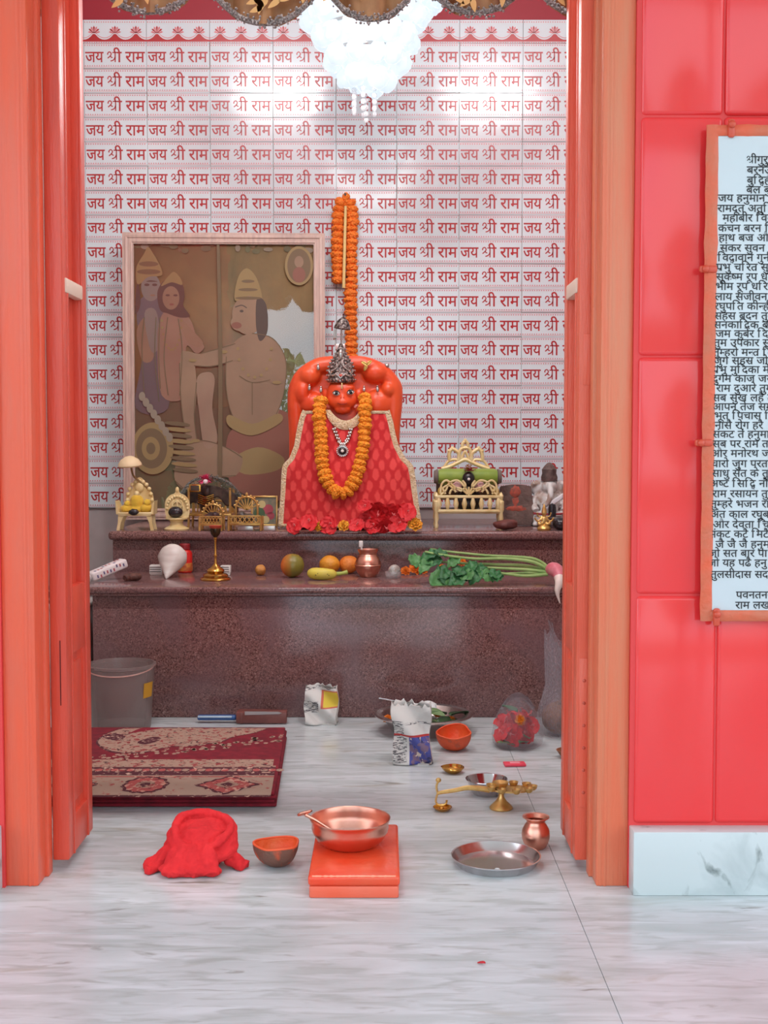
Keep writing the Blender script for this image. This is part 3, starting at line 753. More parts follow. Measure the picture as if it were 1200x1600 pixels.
# head: skull, cheeks, brow, muzzle
eb(532, 360, -.068, (.052, .046, .058)); eb(535, 420, -.085, (.046, .034, .032)); eb(540, 425, -.106, (.026, .020, .017)); eb(470, 410, -.082, (.020, .022, .024)); eb(600, 408, -.082, (.020, .022, .024))
eb(540, 392, -.108, (.011, .013, .012)); eb(497, 325, -.098, (.018, .010, .006)); eb(588, 320, -.098, (.018, .010, .006)); eb(540, 475, -.09, (.03, .024, .016))
eb(415, 365, -.055, (.012, .014, .022)); eb(655, 365, -.055, (.012, .014, .022))
lump(b, 'body', M_sindoor, idol, vox=.0042, smooth=3)
def face(name, zx, zy, y, r, m, par=idol, rot=None):
    x, z = Z5(zx, zy); o = MB().ball((0, 0, 0), r, seg=18, rings=10).build(name, m, par, (x, y, z), rot); return o
M_eyew = mat('enamel_white', (238, 232, 226), .15); M_black = mat('enamel_black', (22, 18, 18), .15)
for zx, zy, tl_ in ((497, 362, .12), (597, 356, -.12)):
    e = face('eye', zx, zy, -.112, (.0135, .0062, .0086), M_eyew, rot=(0, tl_, 0))
    MB().ball((.0005, -.0050, 0), (.0057, .0028, .0062), seg=12, rings=8).build('pupil', M_black, e)
    MB().tube([(-.0125, -.003, .001), (-.006, -.006, .0075), (.004, -.006, .008), (.0125, -.003, .002)], [.0010, .0020, .0020, .0010], 6).tube([(-.0125, -.003, .001), (-.006, -.006, -.006), (.004, -.006, -.0065), (.0125, -.003, .002)], [.0008, .0013, .0013, .0007], 6).build('eyeliner', M_black, e)
x, z = Z5(540, 438); b = MB().tube(spline([(-.016, -.124, .003), (-.006, -.129, -.0005), (.006, -.129, -.0005), (.016, -.124, .003)], 4), .0016, 6); b.build('mouth', mat('mouth_line', (150, 40, 30), .4), idol, (x, 0, z))
b = MB()
for dx in (-.0045, .0045): b.ball((dx, -.121, .001), (.0016, .0014, .0016), seg=8, rings=6)
x, z = Z5(540, 396); b.build('nostrils', MATS['mouth_line'], idol, (x, 0, z))
x, z = Z5(537, 312); MB().box((0, -.117, 0), (.0052, .004, .021), 0, .0015).build('forehead_mark', mat('pale_gold', (232, 200, 140), .35, .4), idol, (x, 0, z))
# crown
M_oldsilver = mat('oxidised_silver', (176, 166, 160), .28, .9, c2=(70, 56, 54), scale=120, lo=.40, hi=.58, bump=.5, bscale=160)
x, z = Z5(528, 285)
crown = MB().lathe([(.046, 0), (.050, .004), (.050, .012), (.047, .018), (.047, .04), (.040, .065), (.028, .088), (.019, .102), (.015, .112), (.016, .118), (.009, .126), (.006, .136), (0, .139)], 28).build('crown', M_oldsilver, idol, (x, -.068, z), (.06, 0, 0))
b = MB()
for i, (zz, R, n, rr) in enumerate([(.010, .0515, 22, .0042), (.026, .0485, 16, .0062), (.042, .0475, 14, .0062), (.056, .0445, 12, .006), (.069, .040, 11, .0055), (.081, .0335, 9, .005), (.092, .026, 8, .0045), (.103, .020, 7, .004), (.117, .017, 8, .0035)]):
    for k in range(n):
        a = 2*PI*(k+.5*(i % 2))/n; b.ball((R*math.cos(a), R*math.sin(a), zz), (rr, rr, rr*.8), seg=7, rings=5)
b.ball((0, -.030, .098), (.009, .012, .02), seg=10, rings=7)
for sx in (-1, 1):
    b.tube(spline([(sx*.044, -.014, .02), (sx*.03, -.040, .04), (sx*.012, -.046, .055), (0, -.044, .074)], 5), .0028, 6)
    b.tube(spline([(0, -.050, .016), (sx*.014, -.050, .03), (sx*.03, -.042, .026), (sx*.042, -.026, .04)], 5), .0024, 6)
b.build('crown_beads', mat('bright_silver', (206, 198, 192), .25, 1.0), crown)
MB().ball((0, -.052, .026), (.006, .004, .005), seg=10, rings=7).build('crown_stone', mat('coral_stone', (214, 96, 80), .2), crown)
# dress
ROWS = [(643, 478, 606), (652, 474, 609), (662, 471, 612), (682, 467, 616), (700, 464, 621), (720, 456, 632), (730, 446, 643), (745, 444.5, 646), (770, 443.5, 649), (800, 441, 653), (818, 439.5, 656), (828, 438, 658)]
def rowat(py):
    for a, c in zip(ROWS, ROWS[1:]):
        if py <= c[0]:
            t = (py-a[0])/(c[0]-a[0]); t = max(0, t); return a[1]+(c[1]-a[1])*t, a[2]+(c[2]-a[2])*t
    return ROWS[-1][1:]
def dress_y(px, py):
    l, r = rowat(py); u = max(-1, min(1, (px-(l+r)/2)/((r-l)/2))); t = max(0, min(1, (py-643)/185))
    return -.048-(.052+.045*t)*math.sqrt(max(0, 1-u*u*.97))
def D(px, py, off=0.0): x, z = I(px, py); return (x, dress_y(px, py)-off, max(.009, z))
def dtop(u): return 646+20*max(0, 1-(abs(u-.5)/.2)**2)
def df(u, v):
    py = dtop(u)+(828-dtop(u))*v; l, r = rowat(py); p = D(l+(r-l)*u, py)
    return (p[0], p[1]+.0025*math.sin(u*31+v*6)*v, p[2])
b = MB().grid(df, 48, 40)
md = bpy.data.materials.new('red_ikat_cloth'); md.use_nodes = True; g = md.node_tree; pbn = g.nodes['Principled BSDF']; pbn.inputs['Roughness'].default_value = .75; pbn.inputs['Sheen Weight'].default_value = .3
tcn = node(g, 'ShaderNodeTexCoord'); mp = node(g, 'ShaderNodeMapping', Scale=(31, 0.01, 20), Rotation=(0, math.radians(45), 0)); mp.vector_type = 'TEXTURE'
mp = node(g, 'ShaderNodeMapping', Scale=(36, 0, 20)); g.links.new(tcn.outputs['Object'], mp.inputs['Vector'])
mp2 = node(g, 'ShaderNodeMapping', Rotation=(0, math.radians(45), 0)); g.links.new(mp.outputs['Vector'], mp2.inputs['Vector'])
vo = node(g, 'ShaderNodeTexVoronoi', Scale=1.0); vo.inputs['Randomness'].default_value = .25; g.links.new(mp2.outputs['Vector'], vo.inputs['Vector'])
nz2 = node(g, 'ShaderNodeTexNoise', Scale=70.0); g.links.new(tcn.outputs['Object'], nz2.inputs['Vector'])
ad = node(g, 'ShaderNodeMath', operation='MULTIPLY_ADD'); ad.inputs[1].default_value = .35; g.links.new(nz2.outputs['Fac'], ad.inputs[0]); g.links.new(vo.outputs['Distance'], ad.inputs[2])
rr_ = node(g, 'ShaderNodeValToRGB'); e = rr_.color_ramp.elements; e[0].position = .50; e[0].color = lin((228, 66, 62)); e[1].position = .66; e[1].color = lin((198, 16, 22))
g.links.new(ad.outputs[0], rr_.inputs['Fac']); g.links.new(rr_.outputs['Color'], pbn.inputs['Base Color'])
dress = b.build('red_cloth', md, idol, sharp=0, mods=SOLID(.002))
M_lace = mat('gold_lace', (240, 220, 186), .5, .1, c2=(218, 184, 138), scale=110, bump=.9, bscale=170)
b = MB()
for side in (1, 2):
    P = []
    for k in range(60):
        py = 645+(828-645)*k/59; r = rowat(py); P.append(D(r[side-1]+(3 if side == 1 else -3), py, .004))
    b.tube(P, .0125, 10, 0, flat=.35, up=(0, 1, 0))
b.tube([D(rowat(828)[0]+(rowat(828)[1]-rowat(828)[0])*k/50, 828, .003) for k in range(51)], .006, 8)
P = []
for k in range(41):
    u = k/40; py = dtop(u)+1; l, r = rowat(py); P.append(D(l+(r-l)*u, py, .004))
b.tube(P, [.0055+.012*max(0, 1-(abs(k/40-.5)/.26)**2) for k in range(41)], 10, 0, flat=.35, up=(0, 1, 0))
b.build('gold_lace_trim', M_lace, dress)
# studs on the shoulders
b = MB().ball((0, 0, 0), (.006, .004, .010), seg=10, rings=7); b.ball((0, 0, .011), .004, seg=8, rings=6)
st0 = b.build('silver_stud', MATS['bright_silver'], idol)
for i, (zx, zy, y) in enumerate(((365, 178, -.060), (303, 322, -.062), (785, 332, -.062), (385, 338, -.066), (690, 335, -.066))):
    o = st0 if i == 0 else copy_obj(st0, idol); x, z = Z5(zx, zy); o.location = (x, y, z)
x, z = Z5(710, 160)
b = MB()
for a in (.1, 1.9, 3.6): b.leaf(.024, .013, 0, rotm(PI/2, 0, 0) @ rotm(0, 0, a-.9), curl=.1)
b.build('gold_leaf_ornament', mat('old_gold', (206, 168, 92), .35, .7), idol, (x, -.064, z), mods=SOLID(.0015))
x, z = Z5(852, 160); MB().ball((0, 0, 0), .0085, seg=12, rings=8).build('silver_ball', M_silver, idol, (x, -.032, z))

# silver parasol behind the crown
x, z = at_y(539, 560, YI+.10).x, at_y(539, 560, YI+.1).z
ps = thing('silver_parasol', 'little silver ceremonial parasol rising behind the crown of the orange idol', 'parasol', (at_y(534, 824, YI+.115).x, YI+.115, ZU))
MB().tube([(0, 0, 0), (0, 0, .745)], .0035, 8).build('staff', M_silver, ps)
MB().lathe([(0, .045), (.004, .042), (.003, .032), (.010, .027), (.022, .015), (.030, -.005), (.031, -.012), (.028, -.008), (.018, .006), (0, .012)], 24).build('canopy', M_oldsilver, ps, (.004, 0, .735), (0, .12, 0))
b = MB()
for k in range(5):
    a = PI*.8+k*.35; b.tube([(.028*math.cos(a), .02*math.sin(a), .722), (.028*math.cos(a), .02*math.sin(a), .690-.02*(k == 0))], .0016, 6); b.ball((.028*math.cos(a), .02*math.sin(a), .688-.02*(k == 0)), (.003, .003, .005), seg=8, rings=6)
b.build('pendants', M_silver, ps)
MB().box((-.004, -.006, .655), (.036, .006, .026), 0, .003).build('clasp_plate', mat('pale_pewter', (216, 206, 200), .35, .6), ps)
MB().ball((-.010, -.008, .625), (.006, .004, .011), seg=10, rings=7).build('drop_pendant', M_oldsilver, ps)

# ================================================================== MARIGOLDS
def bloom_mesh(seed, r, flat):
    b = MB(); rr = random.Random(seed)
    vs = []
    b.ball((0, 0, 0), (r, r, r*flat), seg=26, rings=14, nz=.32, nsc=5.5, seed=seed)
    for k in range(46):
        a = rr.uniform(0, 2*PI); ph = rr.uniform(-.9, .9)
        d = Vector((math.cos(a)*math.cos(ph), math.sin(a)*math.cos(ph), math.sin(ph)*flat))*r*.86
        b.ball(d, (r*.24, r*.24, r*.20), seg=7, rings=5, nz=.4, nsc=3, seed=k)
    return b
M_mari = mat('marigold_orange', (252, 166, 44), .7, c2=(242, 132, 22), scale=140, sss=.2)
M_mari2 = mat('marigold_deep', (248, 142, 46), .7, c2=(234, 106, 24), scale=150, sss=.2)
def garland(name, label, pts, r, m, step, y_axis=True, thread=True):
    """pts: world path; blooms threaded along it, each squashed along the path"""
    t = thing(name, label, 'garland', tuple(pts[0]))
    P = [Vector(p)-Vector(pts[0]) for p in pts]
    MB().tube(P, .0016, 5).build('thread', mat('cotton_thread', (210, 190, 150), .8), t)
    pro = [bloom_mesh(k+1, r, .62).build('bloom', m, t) for k in range(3)]
    acc = 0; n = 0
    for a, c in zip(P, P[1:]):
        L = (c-a).length; q = 0
        while acc+L-q >= step:
            q += step-acc; acc = 0
            p = a+(c-a)*(q/L); d = (c-a).normalized()
            o = pro[n] if n < 3 else copy_obj(rnd.choice(pro), t)
            o.location = p+Vector((rnd.uniform(-.002, .002), rnd.uniform(-.001, .001), rnd.uniform(-.001, .001)))
            o.rotation_euler = (d.to_track_quat('Z', 'Y') @ Matrix.Rotation(rnd.uniform(0, 6.3), 3, 'Z').to_quaternion()).to_euler()
            s = rnd.uniform(.9, 1.08); o.scale = (s, s, s*rnd.uniform(.92, 1.1)); n += 1
        acc += L-q
    return t
IB = Vector((ib.x, YI, ZU+.004))
def dz5(zx, zy, off=.022): px, py = 420+zx/4.615, 540+zy/4.615; return IB+Vector(D(px, max(py, 612), off)) if py > 640 else IB+Vector((I(px, py)[0], -.085-.02*(py-610)/30, I(px, py)[1]))
gp = spline([dz5(*p) for p in ((392, 372), (382, 450), (376, 540), (384, 640), (394, 760), (396, 850), (420, 930), (455, 1010), (510, 1060), (575, 1052), (620, 980), (655, 890), (675, 800), (690, 690), (696, 590), (700, 480), (690, 375))], 6)
garland('marigold_garland', 'U-shaped orange marigold garland hung round the neck of the orange idol', gp, .0232, M_mari, .0215)
yw = DW-.030
wl = [at_y(*p, yw) for p in ((529, 448), (528, 420), (527, 390), (528, 360), (529, 335), (532, 318), (540, 312), (548, 318), (550, 335), (549, 380), (549, 420), (548, 460), (548, 500), (549, 530), (549, 562))]
garland('marigold_garland', 'long orange marigold garland looped from a nail on the tiled wall', spline(wl, 5), .0252, M_mari2, .0255)
nl = at_y(540, 309, DW-.003)
o = MB().tube([(0, .004, 0), (0, -.045, .004)], .003, 8); o.ball((0, -.046, .004), (.006, .003, .006), seg=10, rings=6); tag(o.build('nail', mat('iron', (96, 84, 80), .5, .7), loc=nl), 'iron nail in the tiled wall holding the long garland', 'nail')
a, c = at_y(540, 322, DW-.062), at_y(537, 450, DW-.062)
o = MB().tube([(0, 0, 0), c-a], [.0055, .0065], 8); tag(o.build('stick', mat('straw_stick', (226, 196, 130), .6), loc=a), 'straight pale straw-coloured stick hanging in the looped wall garland', 'stick')

# necklace
nk = thing('necklace', 'black thread necklace with silver beads and a round pendant on the red cloth', 'necklace', tuple(IB))
NL = spline([Vector(D(*p, .004)) for p in ((511, 646), (519, 660), (525, 675), (531, 690), (536, 697))], 6)
NR = spline([Vector(D(*p, .004)) for p in ((560, 646), (553, 662), (549, 676), (544, 690), (538, 697))], 6)
MB().tube(NL, .0012, 6).tube(NR, .0012, 6).build('thread', mat('black_thread', (44, 30, 34), .8), nk)
b0 = MB().ball((0, 0, 0), (.0055, .0045, .0055), seg=10, rings=7).build('bead', MATS['bright_silver'], nk)
fst = True
for Pn in (NL, NR):
    for p in Pn[11:24:2]:
        for dx in (-.003, .004):
            o = b0 if fst else copy_obj(b0, nk); fst = False; o.location = p+Vector((dx, -.003, rnd.uniform(-.002, .002)))
x, y, z = D(537, 706, .005)
b = MB().lathe([(0, -.003), (.019, -.003), (.0205, 0), (.019, .004), (.014, .005), (.013, .002), (0, .002)], 28, 0, T(x, y, z) @ rotm(PI/2, 0, 0))
for k in range(18): b.ball((x+.0195*math.cos(k*PI/9), y-.004, z+.0195*math.sin(k*PI/9)), .0026, seg=6, rings=5)
pd = b.build('pendant', MATS['bright_silver'], nk)
MB().lathe([(0, .007), (.006, .006), (.012, .003), (.0135, .002)], 24, 0, T(x, y, z) @ rotm(PI/2, 0, 0)).build('dark_stone', mat('dark_enamel', (46, 34, 36), .2), pd)
MB().ball((x, y-.007, z), (.0055, .003, .0055), seg=12, rings=8).build('centre_bead', M_eyew, pd)

# ================================================================== FLOWERS
M_hib = mat('hibiscus_red', (206, 12, 24), .6, c2=(222, 30, 38), scale=60, sss=.15)
M_calyx = mat('calyx_green', (96, 112, 62), .6); M_stamen = mat('stamen_pink', (232, 120, 120), .6)
def hibiscus(loc, rot, r, label, seed, group, name='hibiscus_flower', calyx=True):
    t = thing(name, label, 'flower', loc, rot, group)
    for k in range(5):
        b = MB(); a = k*2*PI/5+.2*math.sin(seed+k)
        b.leaf(r*1.0, r*1.15, 0, rotm(.35+.25*math.sin(seed*3+k), 0, 0), curl=.25+.2*math.sin(seed+k*2), fold=.12, n=9, ruff=r*.10, point=.62, seed=seed+k)
        b.build('petal', M_hib, t, (0, 0, r*.06), (0, 0, a), sharp=0)
    b = MB().tube(spline([(0, 0, 0), (r*.05, 0, r*.4), (r*.2, r*.05, r*.8)], 4), .0016, 6)
    for k in range(8): b.ball((r*.15+rnd.uniform(-.004, .004), rnd.uniform(-.004, .004), r*(.55+k*.035)), .0016, seg=6, rings=4)
    b.build('stamen', M_stamen, t)
    if calyx:
        b = MB().lathe([(0, -r*.42), (r*.05, -r*.40), (r*.10, -r*.2), (r*.15, 0), (0, r*.03)], 10); b.tube([(0, 0, -r*.4), (r*.1, 0, -r*.8)], .0015, 6); b.build('calyx', M_calyx, t)
    return t
FY = 4.318
HB = [(461, 822, .030, (1.2, .3, 0), 'red hibiscus flower lying at the left foot of the red cloth, leftmost bloom'), (484, 816, .034, (1.1, -.2, .6), 'red hibiscus flower beside the small torn marigold at the left'), (514, 820, .034, (1.2, .1, 1.1), 'red hibiscus flower between the two small marigolds'),
      (558, 822, .030, (1.0, .2, .3), 'red hibiscus flower just right of the middle marigold'), (575, 812, .034, (1.25, -.1, 1.5), 'red hibiscus flower at the left edge of the big flower heap'), (592, 796, .038, (2.2, .3, .4), 'red hibiscus flower turned calyx outward on top left of the heap'),
      (612, 800, .040, (1.9, -.3, 1.0), 'red hibiscus flower with bare green calyx in the middle of the heap'), (636, 800, .036, (1.2, .5, .2), 'red hibiscus flower at the upper right of the heap touching the gold lace'), (600, 822, .034, (2.0, .2, 2.1), 'red hibiscus flower low in the heap showing its pale stem'),
      (622, 826, .038, (1.15, .1, .8), 'red hibiscus flower drooping over the shelf edge at the front of the heap'), (584, 826, .030, (1.2, 0, .2), 'red hibiscus flower at the lower left of the heap'), (570, 790, .026, (1.3, .3, .2), 'small red hibiscus flower high against the cloth')]
for i, (px, py, r, ro, lb) in enumerate(HB):
    yy = FY-.012 if py > 815 else FY+.018-.0
    if py < 803: yy = FY-.006
    p = at_y(px, py, yy); hibiscus((p.x, yy-.022, max(p.z, ZU+r*.62)), (ro[0], ro[1], ro[2]*.3-.3), r, lb, i+1, 'red hibiscus at the feet of the idol')
M_yel = mat('marigold_yellow', (252, 190, 60), .7, c2=(244, 150, 30), scale=120, sss=.2)
def ruffle_bloom(loc, r, label, m, seed, group, rot=(0, 0, 0), n=34):
    t = thing('marigold_bloom', label, 'flower', loc, rot, group); rr = random.Random(seed); b = MB()
    for lay in range(4):
        k_ = n//4; R = r*(1-.22*lay)
        for k in range(k_):
            a = 2*PI*(k+.5*(lay % 2))/k_+rr.uniform(-.15, .15)
            b.leaf(R*.95, R*.8, 0, T(0, 0, r*.16*lay) @ rotm(0, 0, a) @ rotm(.25+.33*lay+rr.uniform(-.15, .15), 0, 0), curl=.25, fold=.3, n=4, ruff=r*.1, point=.55, seed=seed+k)
    b.build('petals', m, t, sharp=0)
    MB().lathe([(0, -r*.5), (r*.2, -r*.45), (r*.35, -r*.1), (r*.3, r*.05), (0, r*.1)], 12).build('calyx', M_calyx, t)
    return t
for px, py, r, lb, s in ((498, 829, .020, 'small torn yellow marigold at the lower left of the red cloth', 1), (537, 826, .0235, 'round yellow marigold at the middle of the cloth hem', 2), (648, 822, .030, 'large orange-yellow marigold at the right corner of the cloth', 3)):
    p = at_y(px, py, FY-.03); ruffle_bloom((p.x, FY-.03, ZU+r*.8), r, lb, M_yel, s, 'loose marigolds at the feet of the idol', (1.0, 0, .2*s-.4))

# ================================================================== THINGS ON THE UPPER SHELF
M_gold = mat('brass_gold', (224, 186, 116), .32, .75, c2=(196, 150, 84), scale=30)
M_cream = mat('cream_gold_paint', (236, 216, 164), .4, .15, c2=(224, 196, 134), scale=25)
M_brass = mat('polished_brass', (214, 164, 84), .22, 1.0, c2=(190, 138, 66), scale=20)
M_stone = mat('black_stone', (34, 30, 34), .22, c2=(52, 44, 46), scale=20)
class Loc:
    """draw in photo pixels at one depth, as local x,z of a thing standing at (bx, by)"""
    def __init__(s, bx, by, d, z):
        s.d = d; s.s = d/F; p = at_y(bx, by, d); s.o = Vector((p.x, d, z)); s.bx = bx
        s.by = 697+(H-z)*F/d
    def __call__(s, px, py): return ((px-s.bx)*s.s, (s.by-py)*s.s)
    def v(s, px, py, y=0): x, z = s(px, py); return Vector((x, y, z))
def shelf(bx, d, z=ZU): return Loc(bx, 826, d, z)

# --- cream table throne with yellow-robed figures and a parasol
L = shelf(214, 4.37); s = L.s
t = thing('table_throne', 'cream gold table-shaped throne with a round cream parasol, leftmost on the altar', 'throne', L.o)
b = MB().box((0, .0, 24*s), (52*s, .075, 3*s), 0, .002); b.box((0, -.036, 26.5*s), (54*s, .006, 4*s), 0, .002); b.build('seat', M_cream, t)
lg = None
for sx in (-1, 1):
    for y in (-.030, .030):
        b = MB(); b.prism([(sx*17*s, 23*s), (sx*26*s, 24*s), (sx*26.5*s, 12*s), (sx*29*s, 0), (sx*24*s, 0), (sx*22*s, 12*s)], y-.004, y+.004); b.build('leg', M_cream, t)
for sx in (-1, 1):
    b = MB(); b.prism([(sx*24*s, 25*s), (sx*29*s, 25*s), (sx*30*s, 46*s), (sx*27*s, 40*s)], -.036, .034); b.build('arm_panel', M_cream, t)
b = MB(); o = spl2([(-18*s, 25*s), (-20*s, 44*s), (-16*s, 58*s), (-9*s, 64*s), (-7*s, 74*s), (2*s, 82*s), (11*s, 74*s), (14*s, 64*s), (21*s, 58*s), (24*s, 44*s), (22*s, 25*s)], 4, True)
b.prism(o, .030, .037); 
for k in range(11): a = PI*k/10; b.ball((2*s-19*s*math.cos(a), .028, 46*s+30*s*math.sin(a)), (3.4*s, .006, 3.4*s), seg=8, rings=6)
b.ball((2*s, .026, 66*s), (7*s, .005, 8*s), seg=12, rings=8); b.build('back_panel', M_cream, t)
b = MB().tube(spline([L.v(230, 770, .035), L.v(226, 760, .03), L.v(212, 748, .02), L.v(207, 740, .01), L.v(205, 722, .0)], 6), .0036, 8); b.build('parasol_stick', mat('dull_brass_wire', (150, 120, 84), .4, .8), t)
b = MB().lathe([(0, 14*s), (6*s, 13*s), (14*s, 8*s), (18*s, 2*s), (18.5*s, -1*s), (17*s, -3*s), (8*s, -1*s), (0, 0)], 28, 0, T(*L.v(204, 726, 0)) @ rotm(.1, -.05, 0)); b.build('parasol_canopy', mat('cream_canopy', (232, 206, 164), .5), t)
g_ = thing('yellow_robed_idol', 'small yellow-robed idol seated on the cream table-shaped throne', 'idol', L.o+Vector((0, -.006, 25.6*s)))
M_yrobe = mat('yellow_cloth', (226, 186, 56), .75, c2=(206, 158, 36), scale=30, sheen=.3)
b = MB(); b.ball((1*s, 0, 17*s), (12*s, .022, 13*s)); b.ball((1*s, 0, 6*s), (15*s, .026, 7*s)); b.ball((0, -.005, 22*s), (9*s, .018, 8*s)); lump(b, 'robe', M_yrobe, g_, vox=.0035)
b = MB().ball((1*s, -.004, 31*s), (4.6*s, .010, 5*s), seg=12, rings=8); b.build('head', M_cream, g_)
b = MB().ball((-1*s, -.028, 3.6*s), (8*s, .012, 5*s), nz=.2, nsc=2); o = b.build('offering_stone', M_stone, loc=L.o+Vector((0, -.014, 25.2*s))); o.name = 'black_pebble'; tag(o, 'small black pebble on the seat of the table-shaped throne', 'stone')
for px, py, r, lb in ((195, 797, 9, 'left'), (234, 792, 10, 'right')):
    p = L.v(px, py); b = MB().ball((0, 0, r*s*.8), (r*s*1.05, r*s*.95, r*s*.85), nz=.18, nsc=1.6, seed=r); b.ball((r*s*.2, -.004, r*s*1.7), (r*s*.6, r*s*.6, r*s*.6), nz=.2, nsc=2)
    tag(b.build('yellow_bundle', M_yrobe, loc=L.o+Vector((p.x*.78, -.012, 25.6*s))), 'yellow cloth bundle on the %s side of the table-shaped throne' % lb, 'cloth', 'yellow bundles on the throne')

# --- little arched shrine with a black stone
L = shelf(276, 4.37); s = L.s
t = thing('arched_shrine', 'small cream gold arched shrine on a flared round foot', 'shrine', L.o)
MB().lathe([(0, 0), (19*s, 0), (19.5*s, 2*s), (16*s, 4.5*s), (11*s, 7*s), (9.5*s, 12*s), (11*s, 15*s), (17*s, 17*s), (17*s, 19*s), (0, 19*s)], 28).build('pedestal', M_cream, t)
o = spl2([(-14*s, 18*s), (-18*s, 22*s), (-19.5*s, 34*s), (-18*s, 46*s), (-11*s, 54*s), (-4*s, 57*s), (0, 65*s), (4*s, 57*s), (11*s, 54*s), (18*s, 46*s), (19.5*s, 34*s), (18*s, 22*s), (14*s, 18*s)], 4, True)
b = MB().prism(o, .018, .026)
for k in range(13): a = PI*k/12; b.ball((-16*s*math.cos(a), .016, 33*s+19*s*math.sin(a)), (2.4*s, .005, 2.4*s), seg=8, rings=5)
b.tube([(-10*s*math.cos(PI*k/12), .015, 28*s+16*s*math.sin(PI*k/12)) for k in range(13)], 1.5*s, 6)
for k in (-1, 0, 1): b.tube(spline([(k*3*s, .015, 30*s), (k*8*s, .013, 40*s), (k*5*s, .015, 46*s)], 4), 1.3*s, 6)
b.ball((0, .020, 62*s), (3*s, .006, 5*s), seg=8, rings=6); b.build('arched_back', M_cream, t)
tag(MB().ball((0, 0, 9*s), (11.5*s, .019, 9*s), seg=22, rings=14).build('black_stone', M_stone, loc=L.o+Vector((-1*s, -.006, 18.7*s))), 'smooth oval black stone inside the small arched shrine', 'stone')

# --- dark draped shrine with silver tassel garland and pink tuft
L = shelf(330, 4.52); s = L.s
t = thing('draped_shrine', 'dark draped gold shrine hung with silver tinsel, in front of the picture', 'shrine', L.o)
b = MB()
for sx in (-1, 1):
    for y in (-.04, .06): b.tube([(sx*33*s, y, 0), (sx*32*s, y, 20*s), (sx*32*s, y, 62*s)], .0045, 8)
b.build('posts', M_gold, t); b = MB().box((0, .01, 20*s), (68*s, .12, 4*s), 0, .002); b.build('seat', M_gold, t)
b = MB(); 
for k in range(14): b.tube([(-30*s+k*4.6*s, .062, 22*s), (-30*s+k*4.6*s+rnd.uniform(-3, 3)*s, .062, (38+8*math.sin(k*.5))*s)], .003, 6)
b.tube([(-32*s, .062, 40*s), (32*s, .062, 40*s)], .004, 6); b.build('back_fence', M_gold, t)
M_dkcloth = mat('dark_brown_cloth', (52, 38, 34), .8, c2=(84, 66, 56), scale=40)
b = MB()
b.grid(lambda u, v: ((u-.5)*88*s*(1-.25*(1-v)*0), -.045+.02*math.sin(u*20)*.3+.03*abs(u-.5), (66-46*abs(u-.5)**1.6-(1-v)*(16+12*abs(u-.5)*2+3*math.sin(u*26)))*s), 30, 6)
b.build('canopy_drape', M_dkcloth, t, mods=SOLID(.002))
M_tinsel = mat('silver_tinsel', (196, 200, 196), .25, .9, c2=(100, 112, 100), scale=300, bump=1, bscale=300)
b = MB()
for k in range(240):
    u = rnd.uniform(-1, 1); x = u*50*s; zz = (78-32*abs(u)**1.7)*s+rnd.uniform(-6, 5)*s; y = -.05+.03*abs(u)+rnd.uniform(-.012, .012)
    b.leaf(rnd.uniform(.008, .016), .004, 0, T(x, y, zz) @ rotm(rnd.uniform(0, 6), rnd.uniform(0, 6), rnd.uniform(0, 6)), n=2)
b.tube(spline([(-50*s, -.02, 44*s), (-30*s, -.04, 70*s), (0, -.05, 79*s), (30*s, -.04, 70*s), (50*s, -.02, 46*s)], 6), .005, 6)
b.build('tinsel_garland', M_tinsel, t)
di = thing('dark_idol', 'small dark idol with a bright pink tuft on its head inside the draped shrine', 'idol', L.o+Vector((-4*s, -.02, 22*s)))
b = MB(); b.ball((0, 0, 14*s), (13*s, .026, 15*s)); b.ball((0, -.012, 34*s), (9*s, .02, 11*s)); b.tube([(-14*s, -.03, 16*s), (0, -.04, 24*s), (14*s, -.03, 16*s)], .008, 8); lump(b, 'body', mat('dark_idol_stone', (58, 42, 40), .4, c2=(90, 60, 52), scale=60), di, vox=.0035)
b = MB()
for k in range(5): b.tube([(-12*s, -.044, (30-k*3)*s), (0, -.052, (26-k*3)*s), (12*s, -.044, (30-k*3)*s)], .0022, 6)
b.box((-16*s, -.052, 40*s), (18*s, .008, 12*s), 0, .002); b.box((-16*s, -.057, 40*s), (13*s, .006, 8*s), 1, .001); b.build('gold_ornaments', [M_brass, M_dkcloth], di)
b = MB()
for k in range(70):
    a = rnd.uniform(0, 6.3); ph = rnd.uniform(-.3, 1.5)
    b.leaf(11*s*rnd.uniform(.6, 1.1), 5*s, 0, T(0, -.055, 52*s) @ rotm(0, 0, a) @ rotm(ph, 0, 0), n=3, curl=.3)
b.ball((1*s, -.066, 50*s), (4*s, .008, 4*s), 1); b.build('pink_tuft', [mat('pink_tinsel', (232, 74, 124), .4), mat('white_bead', (236, 220, 220), .3)], di)

